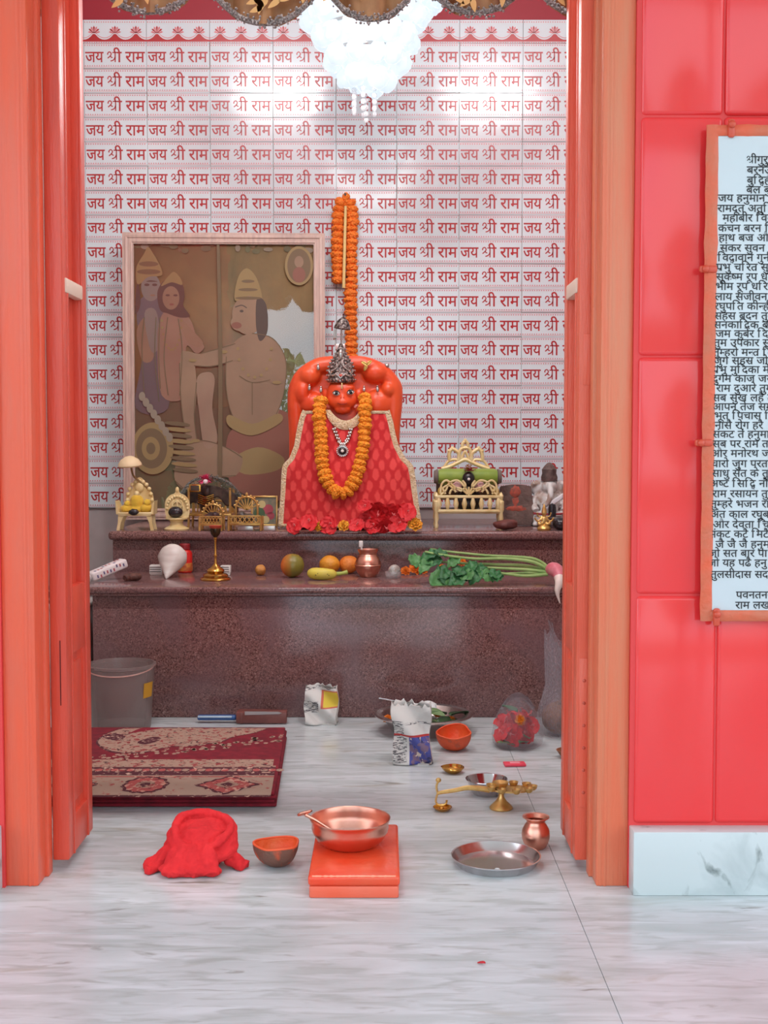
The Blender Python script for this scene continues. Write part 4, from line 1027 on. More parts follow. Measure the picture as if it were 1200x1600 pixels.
# --- two small lattice thrones
def lattice_seat(L, w, hseat, hback, arch, label, legs=True):
    s = L.s; t = thing('lattice_throne', label, 'throne', L.o)
    b = MB().box((0, .0, hseat*s), (w*s, .07, 2.4*s), 0, .001); b.build('seat', M_gold, t)
    for sx in (-1, 1):
        for y in (-.033, .033): MB().tube([(sx*w/2*s, y, 0), (sx*w/2*s, y, (hseat+12)*s)], .0042, 8).build('leg', M_gold, t)
    b = MB(); z0, z1 = hseat+2, hseat+13
    for z in (z0, z1): b.tube([(-w/2*s, -.034, z*s), (w/2*s, -.034, z*s)], .0028, 6)
    n = 7
    for k in range(n):
        x = -w/2+w*k/n; b.tube([(x*s, -.034, z0*s), ((x+w/n)*s, -.034, z1*s)], .0020, 6); b.tube([((x+w/n)*s, -.034, z0*s), (x*s, -.034, z1*s)], .0020, 6)
    b.build('front_lattice', M_gold, t)
    b = MB(); P = [(-arch*s*math.cos(PI*k/16), .034, (hback-arch)*s+arch*s*math.sin(PI*k/16)) for k in range(17)]
    b.tube([(-arch*s, .034, hseat*s)]+P+[(arch*s, .034, hseat*s)], .004, 8)
    for k in range(8): a = PI*(k+.5)/8; b.tube([(0, .034, (hback-arch-4)*s), (-arch*s*math.cos(a), .034, (hback-arch)*s+arch*s*math.sin(a))], .0022, 6)
    for k in range(9): a = PI*(k+.5)/9; b.ball((-(arch+2)*s*math.cos(a), .034, (hback-arch)*s+(arch+2)*s*math.sin(a)), 2.2*s, seg=8, rings=6)
    b.ball((0, .034, (hback+3)*s), (2.4*s, .006, 4*s), seg=8, rings=6); b.build('arched_back', M_gold, t)
    return t
L = shelf(331, 4.345); s = L.s
lattice_seat(L, 34, 9, 40, 15, 'small gold lattice throne in front of the draped shrine, behind the brass lamp')
b = MB().ball((0, 0, 9*s), (13*s, .024, 9*s), nz=.3, nsc=2); b.ball((6*s, -.012, 13*s), (7*s, .014, 6*s), nz=.3, nsc=2, seed=3); lump(b, 'dark_figure', mat('dark_maroon_stone', (56, 34, 34), .4, c2=(110, 46, 40), scale=40, lo=.5, hi=.62), None, L.o+Vector((0, 0, 10.4*s)), vox=.003)
o = bpy.data.objects['dark_figure']; o.name = 'reclining_idol'; tag(o, 'dark maroon reclining figure in the small throne behind the brass lamp', 'idol')
L = shelf(384, 4.345); s = L.s
lattice_seat(L, 50, 10, 52, 17, 'wider gold lattice throne with an arched back, left of the red cloth')
b = MB().ball((0, 0, 8*s), (15*s, .022, 7*s), nz=.3, nsc=2, seed=5); b.ball((-7*s, 0, 13*s), (7*s, .016, 6*s)); lump(b, 'sleeping_idol', mat('dark_grey_idol', (62, 58, 54), .4, c2=(92, 78, 66), scale=40), None, L.o+Vector((0, 0, 11.4*s)), vox=.003)
tag(bpy.data.objects['sleeping_idol'], 'dark grey lying figure on the wider lattice throne', 'idol')
# mirror-like small plinths under it and little framed picture
L = shelf(413, 4.53); s = L.s
t = thing('small_picture', 'small gold framed flower picture between the wider lattice throne and the red cloth', 'picture', L.o+Vector((0, 0, .003)), (-.12, 0, 0))
b = MB(); w, h = 19.5*s, 46*s
for sx in (-1, 1): b.box((sx*w, 0, h/2), (2.6*s, .010, h+2.6*s), 0, .001)
for z in (1.3*s, h): b.box((0, 0, z), (2*w, .010, 2.6*s), 0, .001)
b.build('frame', M_gold, t); b = MB().box((0, .002, h/2), (2*w, .004, h))
for cx, cz, r, mi in ((6, 26, 8, 1), (10, 16, 6, 1), (-8, 20, 9, 2), (2, 10, 6, 3), (-4, 34, 6, 3)): b.poly([(cx*s+r*s*math.cos(k*PI/8), -.0004-.0001*mi, cz*s+r*s*math.sin(k*PI/8)) for k in range(16)], mi)
b.build('print', [mat('small_print_ground', (104, 108, 84), .3, c2=(146, 128, 100), scale=40), PR('rose', (176, 74, 86)), PR('leafgreen', (70, 96, 62)), PR('straw', (196, 176, 120))], t)
L = shelf(388, 4.312); s = L.s
for k, px in enumerate((384, 421)):
    L2 = shelf(px, 4.33); o = MB().box((0, 0, 4*s), (24*s if k == 0 else 18*s, .012, 7*s), 0, .002).build('silver_block', mat('pale_silver_paint', (206, 204, 200), .25, .5), loc=L2.o+Vector((0, .028*0, 0)))
    tag(o, 'small pale silver block under the wider lattice throne' if k == 0 else 'small pale silver block in front of the small gold framed picture', 'block', 'silver blocks on the altar')

# --- right: ivory throne with green bolster
L = shelf(731, 4.50); s = L.s; Lp = lambda px, py, y=0: L.v(px, py, y)
t = thing('ivory_throne', 'ornate ivory gold throne with a pierced crest, right of the orange idol', 'throne', L.o)
k4 = lambda zx, zy: (640+zx/4.444, 680+zy/4.444)
lgp = []
for sx in (-1, 1):
    for y in (-.045, .055):
        b = MB().lathe([(0, 0), (.006, 0), (.008, .010), (.005, .02), (.009, .035), (.007, .055), (.011, .065), (.011, .095), (.006, .10), (.009, .115), (.004, .125), (0, .13)], 12, 0, T(sx*50*s, y, 0)); b.build('leg', M_cream, t)
b = MB().box((0, .005, 24*s), (102*s, .10, 3*s), 0, .002); b.build('seat', M_cream, t)
b = MB()
for z in (27*s, 49*s): b.box((0, -.048, z), (102*s, .010, 4.5*s), 0, .002)
for k in range(8):
    x = (-46+k*13.1)*s
    b.lathe([(.003, 28*s), (.006, 31*s), (.010, 38*s), (.006, 45*s), (.004, 48*s)], 10, 0, T(x, -.048, 0))
b.build('front_rail', M_cream, t)
b = MB()
for sx in (-1, 1):
    for pts in ([(0, 53), (8, 66), (18, 74), (30, 70), (36, 58), (44, 52)], [(2, 53), (14, 62), (26, 60), (30, 53)], [(10, 74), (5, 66), (12, 58), (22, 64), (34, 74), (42, 68), (44, 54)], [(36, 53), (40, 62), (30, 66), (20, 56)]):
        b.tube(spline([(sx*x*s, -.046, z*s) for x, z in pts], 5), 1.7*s, 6)
b.tube([(0, -.046, 50*s), (0, -.046, 64*s)], 1.6*s, 6); b.build('scroll_front', M_cream, t)
b = MB()
def cr(pts, r=2.2): b.tube(spline([(Lp(*k4(*p)).x, .050, Lp(*k4(*p)).z) for p in pts], 6), r*s, 8)
cr([(225, 235), (290, 215), (340, 190), (390, 170), (440, 190), (500, 215), (560, 235)], 3.2)
cr([(240, 228), (275, 180), (330, 170), (345, 205)]); cr([(555, 228), (520, 180), (460, 170), (440, 205)])
cr([(282, 178), (278, 130), (300, 95), (345, 125), (350, 170)], 3); cr([(512, 178), (508, 130), (485, 95), (440, 125), (432, 170)], 3)
cr([(345, 180), (350, 120), (372, 90), (412, 90), (430, 120), (435, 180)], 3); cr([(372, 90), (372, 60), (390, 42), (408, 60), (408, 90)], 2.8); cr([(366, 165), (390, 112), (414, 165)])
for p in ((300, 90), (485, 90), (390, 36), (278, 110), (508, 110)): q = Lp(*k4(*p)); b.ball((q.x, .05, q.z), 3.2*s, seg=8, rings=6)
b.build('pierced_crest', M_cream, t)
b = MB().box((0, .052, 62*s), (98*s, .008, 40*s), 0, .003); b.build('back_panel', mat('brown_panel', (112, 84, 66), .6), t)
o = MB().tube([(-48*s, 0, 0), (-46*s, 0, 0), (-40*s, 0, 0), (40*s, 0, 0), (46*s, 0, 0), (48*s, 0, 0)], [.012, .026, .030, .030, .026, .012], 20, 0).build('bolster', [mat('green_satin', (140, 162, 52), .5, c2=(122, 146, 44), scale=30, sheen=.4)], t, (0, .018, 79*s))
for sx in (-1, 1): MB().tube([(sx*47*s, .018, 79*s), (sx*53*s, .018, 79*s)], [.029, .022], 16).build('bolster_end', mat('grey_tassel_cloth', (116, 104, 96), .7), t)
di = thing('black_idol', 'small black-faced idol with a pink and white headdress on the ivory throne', 'idol', L.o+Vector((0, -.012, 26*s)))
b = MB(); b.ball((0, 0, 12*s), (22*s, .026, 12*s)); b.ball((0, 0, 28*s), (12*s, .022, 14*s)); b.ball((0, -.010, 50*s), (10*s, .02, 12*s)); b.tube([(-20*s, -.01, 20*s), (-8*s, -.02, 34*s), (8*s, -.02, 34*s), (20*s, -.01, 20*s)], .007, 8); lump(b, 'body', mat('black_idol_body', (38, 30, 34), .3), di, vox=.0035)
b = MB()
for k in range(40):
    a = rnd.uniform(0, 6.3); b.leaf(12*s*rnd.uniform(.6, 1.1), 7*s, k % 3, T(0, -.016, 62*s) @ rotm(0, 0, a) @ rotm(rnd.uniform(.2, 1.4), 0, 0), n=3, curl=.2)
b.build('headdress', [mat('pink_paper', (214, 96, 110), .6), mat('gold_foil', (206, 160, 84), .3, .8), mat('white_paper', (232, 222, 216), .6)], di)
b = MB()
for sx in (-1, 1): b.ball((sx*18*s, -.014, 38*s), (8*s, .014, 8*s), nz=.2, nsc=2); b.ball((sx*42*s, -.01, 30*s), (6*s, .012, 8*s), 1)
b.ball((0, -.030, 50*s), (2.2*s, .004, 2.2*s), 2)
b.build('offerings', [mat('pale_pink_cloth', (206, 160, 156), .7), mat('dull_yellow', (206, 170, 80), .6), M_eyew], di)

# --- grey relief stone with vermilion smear
L = shelf(805, 4.58); s = L.s
t = thing('relief_stone', 'grey-brown relief stone slab with vermilion smeared down its centre, leaning by the ivory throne', 'stone', L.o+Vector((0, 0, .002)), (-.07, 0, 0))
o = spl2([(-25*s, 0), (-25*s, 30*s), (-24*s, 58*s), (-18*s, 62*s), (0, 64*s), (20*s, 62*s), (25*s, 54*s), (25*s, 0)], 4, True); o = [(x, max(0, z)) for x, z in o]
b = MB().prism(o, -.014, .02); b.build('slab', mat('weathered_stone', (120, 96, 88), .8, c2=(92, 72, 66), scale=24, bump=.5, bscale=60), t, mods=(('BEVEL', dict(width=.005, segments=3)),))
b = MB(); b.ball((0, -.012, 53*s), (9*s, .008, 9*s), nz=.3, nsc=2); b.ball((0, -.012, 38*s), (7*s, .003, 9*s), nz=.4, nsc=2); b.ball((0, -.012, 26*s), (19*s, .004, 5*s), nz=.4, nsc=3, seed=4)
b.build('vermilion_smear', mat('dry_vermilion', (190, 84, 64), .8, c2=(134, 74, 62), scale=70), t)
L = shelf(790, 4.345); s = L.s
b = MB().ball((0, 0, 8*s), (20*s, .032, 8*s), nz=.22, nsc=1.6, seed=9); b.ball((4*s, -.006, 12*s), (15*s, .022, 5*s), nz=.3, nsc=2)
o = lump(b, 'folded_pouch', mat('brown_leather', (112, 54, 46), .6, c2=(84, 40, 36), scale=40, bump=.3), None, L.o+Vector((0, 0, .001)), vox=.004, smooth=2); tag(o, 'small flat folded brown pouch lying in front of the grey relief stone', 'pouch')

# --- white elephant-headed idol
L = shelf(857, 4.60); s = L.s
t = thing('white_elephant_idol', 'white marble elephant-headed idol with brown crown, far right of the altar', 'idol', L.o)
b = MB(); b.ball((0, 0, 12*s), (25*s, .045, 14*s)); b.ball((-16*s, -.02, 12*s), (11*s, .03, 11*s)); b.ball((16*s, -.02, 12*s), (11*s, .03, 11*s)); b.ball((0, -.004, 36*s), (18*s, .040, 19*s)); b.ball((0, -.02, 28*s), (14*s, .036, 13*s))
b.ball((0, -.014, 62*s), (12*s, .030, 13*s)); b.ball((-16*s, .0, 60*s), (9*s, .008, 12*s)); b.ball((16*s, 0, 60*s), (9*s, .008, 12*s))
b.tube(spline([(0, -.036, 62*s), (0, -.052, 52*s), (-2*s, -.058, 42*s), (-7*s, -.056, 34*s), (-12*s, -.054, 36*s)], 5), [.013-.0003*k for k in range(21)], 10)
for sx in (-1, 1): b.tube(spline([(sx*16*s, 0, 48*s), (sx*25*s, -.01, 36*s), (sx*21*s, -.035, 24*s)], 5), .013, 10); b.tube(spline([(sx*16*s, .01, 50*s), (sx*26*s, .01, 56*s), (sx*22*s, -.01, 68*s)], 5), .010, 10)
b.tube(spline([(-20*s, -.05, 8*s), (0, -.06, 6*s), (20*s, -.05, 8*s)], 5), .014, 10)
b.box((0, 0, 3*s), (54*s, .10, 6*s), 0, .006)
lump(b, 'body', layered('white_idol_marble', (214, 212, 208), [((166, 142, 128), 20, .46, .62, (1, 1, 1), (0, 0, 0), 'n')], rough=.4), t, vox=.0038, smooth=2)
b = MB().lathe([(0, 66*s), (12.5*s, 66*s), (13*s, 72*s), (11*s, 78*s), (11.5*s, 84*s), (7*s, 90*s), (3*s, 94*s), (0, 95*s)], 18, 0, T(0, -.012, 4*s), wob=lambda a, q: .10*math.sin(a*7)*q); b.build('crown', mat('tarnished_brown', (104, 82, 74), .6, c2=(76, 58, 54), scale=50, bump=.5), t)
b = MB().tube(spline([(-26*s, -.046, 20*s), (0, -.066, 19*s), (26*s, -.046, 20*s)], 6), .004, 6); b.build('red_waist_line', mat('maroon_line', (150, 50, 56), .5), t)
b = MB().grid(lambda u, v: ((-14+34*u)*s, -.060+.014*abs(u-.5), (26+22*u+(v-.5)*9)*s), 8, 3); b.build('sash', mat('white_sash', (226, 222, 224), .7), t, mods=SOLID(.003))
# --- little brass idol, black stones
L = shelf(850, 4.345); s = L.s
t = thing('brass_idol', 'tiny polished brass many-armed idol at the shelf edge in front of the white elephant idol', 'idol', L.o)
MB().lathe([(0, 0), (10*s, 0), (11*s, 3*s), (9*s, 7*s), (6*s, 9*s), (0, 9*s)], 18).build('base', M_gold, t)
b = MB(); b.ball((0, 0, 15*s), (5*s, .009, 8*s)); b.ball((0, -.002, 27*s), (4*s, .008, 5*s)); b.lathe([(0, 0), (4*s, 0), (3*s, 6*s), (1*s, 12*s), (0, 13*s)], 12, 0, T(0, 0, 29*s))
for sx in (-1, 1): b.tube(spline([(sx*3*s, 0, 20*s), (sx*10*s, -.004, 14*s), (sx*15*s, -.004, 20*s)], 4), .0035, 8); b.tube(spline([(sx*3*s, 0, 21*s), (sx*9*s, .002, 22*s), (sx*11*s, 0, 28*s)], 4), .003, 8); b.ball((sx*6*s, -.004, 10*s), (5*s, .010, 3*s))
lump(b, 'figure', M_gold, t, vox=.0022, smooth=1)
L = shelf(862, 4.47); s = L.s
t = thing('black_lingam', 'black stone rounded pillar on a spouted base between the brass idol and the white idol', 'stone', L.o)
b = MB(); b.lathe([(0, 0), (17*s, 0), (18*s, 6*s), (14*s, 12*s), (17*s, 15*s), (15*s, 18*s), (0, 17*s)], 24, 0, T(8*s, 0, 0)); b.tube([(16*s, 0, 16*s), (28*s, -.01, 15*s)], [.014, .008], 10); b.build('spouted_base', mat('dark_grey_stone', (64, 54, 54), .45, c2=(84, 70, 68), scale=30), t)
MB().lathe([(6*s, 14*s), (6.2*s, 32*s), (5*s, 37*s), (0, 39*s)], 18, 0, T(0, -.01, 0)).build('pillar', M_stone, t)
L = shelf(876, 4.36); s = L.s
tag(MB().ball((0, 0, 10*s), (13*s, .027, 10*s), seg=22, rings=14).build('black_stone', M_stone, loc=L.o), 'smooth round black stone at the shelf edge, right of the tiny brass idol', 'stone')

# ================================================================== THINGS ON THE LOWER SHELF
def low(px, py): p = at_z(px, py, ZL); return p, p.y/F
p, s = low(167, 912); p.y = max(p.y, 3.9)
t = thing('paper_packet', 'narrow white printed paper packet lying slantwise at the left end of the lower shelf', 'packet', at_z(170, 906, ZL)+Vector((0, 0, .018)), (0, -.30, .75))
b = MB().box((0, 0, .016), (.135, .042, .030), 0, .007, seg=3)
for k in range(9):
    x = -.05+k*.0125; b.box((x, rnd.uniform(-.012, .012), .0312), (.006, .010, .0006), 1 if k % 3 else 2); b.box((x, -.0212, .016+rnd.uniform(-.006, .006)), (.005, .0006, .010), 1 if k % 2 else 2)
b.build('printed_wrapper', [mat('white_wrapper', (226, 216, 214), .5), mat('wrapper_red', (176, 84, 92), .5), mat('wrapper_navy', (96, 88, 128), .5)], t)
b = MB(); b.lathe([(0, 0), (.013, .001), (.015, .004), (.013, .006), (0, .004)], 12, 0, T(-.0675, 0, .017) @ rotm(0, -PI/2, 0)); b.build('crimped_end', mat('white_wrapper', (226, 216, 214)), t)
b = MB().tube(spline([(-.03, 0, .012), (-.01, .004, .014), (.012, -.002, .013), (.03, .002, .013)], 5), [.008, .010, .012, .012, .011, .012, .013, .013, .012, .013, .013, .012, .012, .011, .010, .008], 12)
tag(b.build('dried_date', mat('dried_fruit', (104, 62, 50), .6, c2=(74, 42, 36), scale=60, bump=.5, bscale=120), loc=at_z(207, 908, ZL), rot=(0, 0, .8)), 'small wrinkled brown dried stick lying next to the white paper packet', 'stick')
# conch
p = at_z(268, 902, ZL)
t = thing('conch_shell', 'plump white conch shell with its pointed end toward the viewer', 'shell', p)
b = MB().lathe([(0, -.076), (.006, -.070), (.012, -.056), (.021, -.038), (.038, -.010), (.049, .014), (.047, .032), (.036, .046), (.026, .050), (.024, .056), (.014, .062), (.010, .068), (0, .074)], 28, 0, rotm(-.80, .16, 0) @ rotm(0, 0, .3), wob=lambda a, q: .05*math.sin(2*a+q*9))
b.v = [Vector((v.x, v.y, v.z+.049)) for v in b.v]; mn = min(v.z for v in b.v); b.v = [Vector((v.x, v.y, v.z-mn)) for v in b.v]
b.build('shell', mat('conch_white', (226, 218, 210), .35, c2=(206, 192, 184), scale=12, stretch=(1, 1, 5)), t, sharp=80)
# white blocks
for k, (px, lb) in enumerate(((245, 'small white block with dark lines half hidden behind the conch shell'), (353, 'small white block with a dark end behind the brass lamp'))):
    q = at_z(px, 898, ZL); t = thing('white_block', lb, 'block', q, group='white blocks on the lower shelf')
    w = .045 if k == 0 else .034
    MB().box((0, 0, .019), (w, .03, .030 if k == 0 else .026), 0, .002).box((0, 0, .003), (w*.9, .026, .006), 0, .001).build('block', mat('white_plastic', (224, 218, 212), .35), t)
    b = MB()
    for z in (.012, .02, .027): b.box((-.002, -.0152, z), (w*.84, .001, .0022))
    b.build('printed_lines', mat('dark_print', (70, 58, 56), .5), t)
# red jar
q = at_z(289, 893, ZL)
q.y = 4.300; q.x = at_y(289, 893, 4.30).x
t = thing('red_jar', 'small red jar with a maroon screw lid standing behind the conch shell', 'jar', q)
MB().lathe([(0, 0), (.023, 0), (.026, .004), (.026, .066), (.022, .074), (.016, .078), (.016, .084), (0, .084)], 26).build('jar_body', mat('red_lacquer', (206, 36, 30), .22), t)
MB().lathe([(.0262, .006), (.0266, .008), (.0266, .032), (.0262, .034)], 26).build('gold_label', mat('amber_label', (206, 132, 60), .4, c2=(170, 70, 40), scale=70), t)
MB().lathe([(0, .100), (.016, .100), (.019, .097), (.019, .082), (.017, .080), (0, .080)], 26, wob=lambda a, q: .02*math.sin(22*a)).build('lid', mat('maroon_lid', (140, 32, 36), .4), t)
# brass lamp
q = at_z(337, 906, ZL)
t = thing('brass_oil_lamp', 'tall polished brass oil lamp on a stepped round base with a slim stem', 'lamp', q)
MB().lathe([(0, 0), (.049, 0), (.050, .004), (.046, .008), (.040, .010), (.041, .016), (.036, .020), (.026, .024), (.029, .030), (.026, .036), (.019, .040), (.011, .046), (.006, .052), (0, .053)], 32).build('base', M_brass, t)
MB().lathe([(.006, .050), (.0045, .06), (.004, .075), (.006, .08), (.004, .085), (.0038, .13), (.006, .136), (.004, .142), (0, .143)], 16).build('stem', M_brass, t)
MB().lathe([(0, .138), (.006, .139), (.015, .150), (.018, .163), (.017, .172), (.015, .168), (.010, .160), (0, .156)], 24).build('oil_cup', mat('sooty_brass', (112, 92, 60), .35, .9, c2=(60, 48, 40), scale=40), t)
MB().lathe([(.0165, .168), (.020, .172), (.021, .178), (.016, .177), (0, .174)], 20).build('vermilion_rim', mat('vermilion_soot', (176, 66, 44), .5), t)
# fruit
def fruit(px, py, r, label, name, m, cat='fruit', sq=.94, nzv=.03, stem=True, tilt=(0, 0, 0)):
    q = at_z(px, py, ZL); t = thing(name, label, cat, q)
    b = MB().ball((0, 0, 0), (r, r, r*sq), seg=28, rings=18, nz=nzv, nsc=1.4, seed=int(px)); b.v = [rotm(*tilt) @ v+Vector((0, 0, r*sq)) for v in b.v]; b.build('skin', m, t, sharp=0)
    if stem:
        M = T(0, 0, r*sq) @ rotm(*tilt); b = MB().lathe([(0, r*sq*.97), (r*.13, r*sq*.985), (r*.16, r*sq*1.0), (r*.05, r*sq*1.03), (r*.04, r*sq*1.1), (0, r*sq*1.1)], 10, 0, M); b.build('stem_scar', mat('stem_brown', (112, 96, 56), .7), t)
    return t
fruit(407, 899, .0185, 'small lumpy yellow-brown sweet ball between the brass lamp and the mango', 'sweet_ball', mat('ochre_lump', (206, 144, 70), .6, c2=(170, 110, 50), scale=50, bump=.4), 'sweet', .98, .14, False)
m_mango = layered('mango_skin', (128, 118, 46), [((222, 110, 44), 1, .62, .36, (7, 0, 0), (0, 0, 0), 'n')], rough=.35)
# colour turns orange toward the fruit's left cheek
g = m_mango.node_tree; [g.nodes.remove(n) for n in list(g.nodes) if n.type in ('TEX_NOISE',)]
mr = [n for n in g.nodes if n.type == 'MAP_RANGE'][0]; tcn = [n for n in g.nodes if n.type == 'TEX_COORD'][0]
sx_ = node(g, 'ShaderNodeSeparateXYZ'); nn_ = node(g, 'ShaderNodeTexNoise', Scale=30.0); am = node(g, 'ShaderNodeMath', operation='MULTIPLY_ADD'); am.inputs[1].default_value = .02
g.links.new(tcn.outputs['Object'], sx_.inputs[0]); g.links.new(tcn.outputs['Object'], nn_.inputs['Vector']); g.links.new(nn_.outputs['Fac'], am.inputs[0]); g.links.new(sx_.outputs['X'], am.inputs[2]); g.links.new(am.outputs[0], mr.inputs['Value'])
mr.inputs['From Min'].default_value = .012; mr.inputs['From Max'].default_value = -.026
fruit(457, 902, .0395, 'large round green and orange fruit, second from the brass lamp', 'mango', m_mango, sq=1.0, stem=True, tilt=(-.4, .5, 0))
M_or = mat('orange_peel', (232, 158, 48), .42, c2=(222, 140, 36), scale=30, bump=.25, bscale=220)
q = at_z(516, 897, ZL)
fruit(515, 897, .0355, 'whole yellow-orange orange standing just behind the banana', 'orange_fruit', M_or, sq=.9, tilt=(-.25, .05, 0))
fruit(545, 896, .0335, 'deeper orange tangerine tucked between the banana and the copper pot', 'tangerine', mat('tangerine_peel', (234, 138, 54), .45, c2=(222, 118, 40), scale=30, bump=.3, bscale=200), sq=.92, nzv=.06, stem=False)
# banana
q = at_z(506, 906, ZL)
t = thing('banana', 'short plump yellow banana with brown specks and a green stalk, at the shelf front', 'fruit', q)
P = spline([(-.053, .006, .022), (-.03, -.004, .021), (0, -.009, .020), (.024, -.004, .019), (.040, .002, .019)], 5)
R = [.004, .010, .014, .017, .0185, .0195, .020, .020, .020, .020, .0198, .0195, .019, .018, .0175, .017, .016, .0145, .012, .009, .007]
MB().tube(P, R, 14).build('fruit_body', mat('banana_yellow', (222, 200, 74), .45, c2=(206, 190, 84), scale=20), t)
MB().tube(spline([(.036, .002, .019), (.055, .006, .020), (.076, .012, .024)], 4), [.009, .0075, .0068, .0065, .006, .006, .0065, .007, .008], 10).build('stalk', mat('banana_stalk', (166, 176, 78), .5), t)
b = MB()
for k in range(9): b.ball((-.024+k*.005+rnd.uniform(-.002, .002), -.0262, .021+rnd.uniform(-.004, .004)), (.0024, .0012, .0014), seg=6, rings=4)
b.build('brown_specks', mat('speck_brown', (70, 56, 30), .7), t)
# copper pot
q = at_z(575, 901, ZL); M_copper = mat('copper', (234, 172, 150), .32, 1.0, c2=(218, 152, 130), scale=14)
t = thing('copper_pot', 'round-bellied copper pot with a narrow rim standing beside the tangerine on the shelf', 'pot', q)
MB().lathe([(0, 0), (.026, 0), (.028, .004), (.035, .012), (.043, .030), (.044, .045), (.038, .060), (.031, .070), (.029, .076), (.031, .083), (.034, .088), (.035, .092), (.033, .092), (.028, .080), (.029, .068), (.040, .05), (.036, .02), (0, .008)], 36).build('pot_body', M_copper, t)
b = MB().lathe([(.0302, .070), (.0315, .072), (.0302, .074)], 36).lathe([(.0435, .036), (.0452, .039), (.0435, .042)], 36); b.build('raised_bands', M_copper, t)
o = MB().tube([(0, 0, 0), (-.006, -.004, .05), (-.010, -.006, .078)], .003, 8); o.box((-.011, -.006, .087), (.014, .006, .022), 0, .003); tag(o.build('white_spoon', mat('white_enamel', (230, 220, 214), .3), loc=q+Vector((-.012, -.012, .024))), 'white spoon handle sticking up out of the copper pot', 'spoon')
# glass dish with spiral shell
q = at_z(614, 903, ZL)
tag(MB().lathe([(0, 0), (.022, 0), (.026, .008), (.027, .022), (.0255, .022), (.0245, .009), (.02, .004), (0, .003)], 26).build('glass_dish', mat('thin_glass', (216, 208, 206), .06, alpha=.28), loc=q), 'small clear glass dish right of the copper pot', 'dish')
P = [(.0135*(1-k/46)*math.cos(k*.42), -.002-.010*(k/46), .030+.0135*(1-k/46)*math.sin(k*.42)) for k in range(44)]
b = MB().tube(P, [.0085*(1-k/50) for k in range(44)], 8); b.ball((0, .002, .029), (.02, .013, .02), seg=16, rings=10)
o = b.build('spiral_shell', mat('silver_shell', (206, 200, 190), .3, .3, c2=(160, 146, 136), scale=60), loc=q+Vector((.004, -.002, -.005))); tag(o, 'pale coiled spiral shell sitting in the small glass dish', 'shell')
# loose marigolds by the greens
M_om = mat('marigold_loose', (250, 146, 44), .7, c2=(238, 112, 22), scale=120, sss=.2)
for k, (px, py, r, lb, z) in enumerate(((634, 898, .020, 'leftmost loose orange marigold, next to the spiral shell', 0), (649, 897, .026, 'biggest loose orange marigold, left of the radish leaves', 0), (663, 896, .018, 'orange marigold tucked under the edge of the radish leaves', 0), (690, 889, .012, 'small orange marigold head among the radish leaves, left of two', .03), (704, 886, .013, 'small orange marigold head among the radish leaves, right of two', .034), (722, 883, .016, 'orange marigold resting on top of the radish stems', .042))):
    q = at_z(px, py, ZL+z); q.y = min(q.y, 4.28)
    ruffle_bloom(tuple(q+Vector((0, -.01 if z else 0, r*.62))), r, lb, M_om, k+11, 'loose orange marigolds by the greens', (.9, 0, .4*math.sin(k*2)))
# radish with leaves
q = at_y(868, 893, 3.86)
t = thing('radish', 'pink and white radish with green leaves, root tip hanging over the shelf edge', 'vegetable', (q.x, 3.86, ZL))
rr_ = lambda px, py, y: at_y(px, py, 3.86+y)-Vector((q.x, 3.86, ZL))
RP = spline([rr_(856, 893, .035), rr_(864, 889, .02), rr_(872, 895, -.005), rr_(874, 908, -.030), rr_(871, 922, -.038), rr_(872, 932, -.038), rr_(875, 943, -.036)], 5)
RR = [.010, .014, .017, .019, .0205, .0215, .022, .0225, .0225, .022, .021, .0195, .018, .0165, .015, .0138, .0128, .0118, .0108, .0098, .009, .008, .0072, .0064, .0056, .0048, .004, .0034, .0026, .002, .001]
b = MB(); b.tube(RP, RR, 16)
nR = len(RP)*16
for i, f in enumerate(b.f):
    if f[0] < 13*16: b.m[i] = 0
    else: b.m[i] = 1
b.build('root', [mat('radish_pink', (206, 96, 112), .4, c2=(216, 130, 138), scale=40), mat('radish_white', (236, 216, 204), .4)], t)
MB().tube([rr_(873, 915, -.034), rr_(880, 918, -.036), rr_(885, 922, -.034)], [.002, .0014, .0006], 6).build('rootlet', MATS['radish_white'], t)
M_stem = mat('stem_green', (132, 166, 92), .45, c2=(166, 190, 116), scale=20); M_lf = mat('leaf_green', (60, 122, 66), .5, c2=(42, 96, 52), scale=26); M_lf2 = mat('leaf_green_light', (92, 146, 84), .5, c2=(70, 124, 64), scale=30)
ST = [[(856, 890), (832, 878), (790, 873), (740, 873), (690, 867), (664, 862)], [(855, 892), (820, 884), (770, 882), (720, 880), (690, 878)], [(855, 894), (820, 890), (780, 888), (745, 886)], [(855, 896), (820, 896), (780, 897), (740, 897)], [(856, 897), (822, 900), (785, 896), (750, 893)], [(858, 888), (836, 874), (800, 870), (760, 868), (700, 862), (672, 858)]]
for k, pts in enumerate(ST):
    P = spline([rr_(px, py, .035+.012*k*(1 if k % 2 else -.2)+.03*i/5) for i, (px, py) in enumerate(pts)], 5); n = len(P)
    P = [Vector((p.x, p.y, max(p.z, .006))) for p in P]
    MB().tube(P, [.0062*(1-.5*i/n) for i in range(n)], 8).build('stem', M_stem, t)
rl = random.Random(5)
LV = [(664, 884, .060, .042, 2.6), (676, 876, .060, .050, 1.9), (690, 896, .055, .055, 2.2), (684, 908, .075, .062, 2.9), (700, 905, .07, .055, 3.4), (716, 892, .05, .045, 1.2), (728, 898, .06, .05, .4), (742, 902, .06, .045, 2.5), (752, 892, .05, .042, 3.7), (760, 900, .055, .045, 4.2), (772, 896, .05, .042, .9), (735, 886, .05, .04, 1.7), (708, 878, .05, .04, 2.3), (668, 868, .07, .035, 1.7), (690, 864, .055, .03, 4.6), (648, 876, .05, .04, 3.4), (720, 905, .06, .05, 5.2), (778, 902, .04, .035, 5.0)]
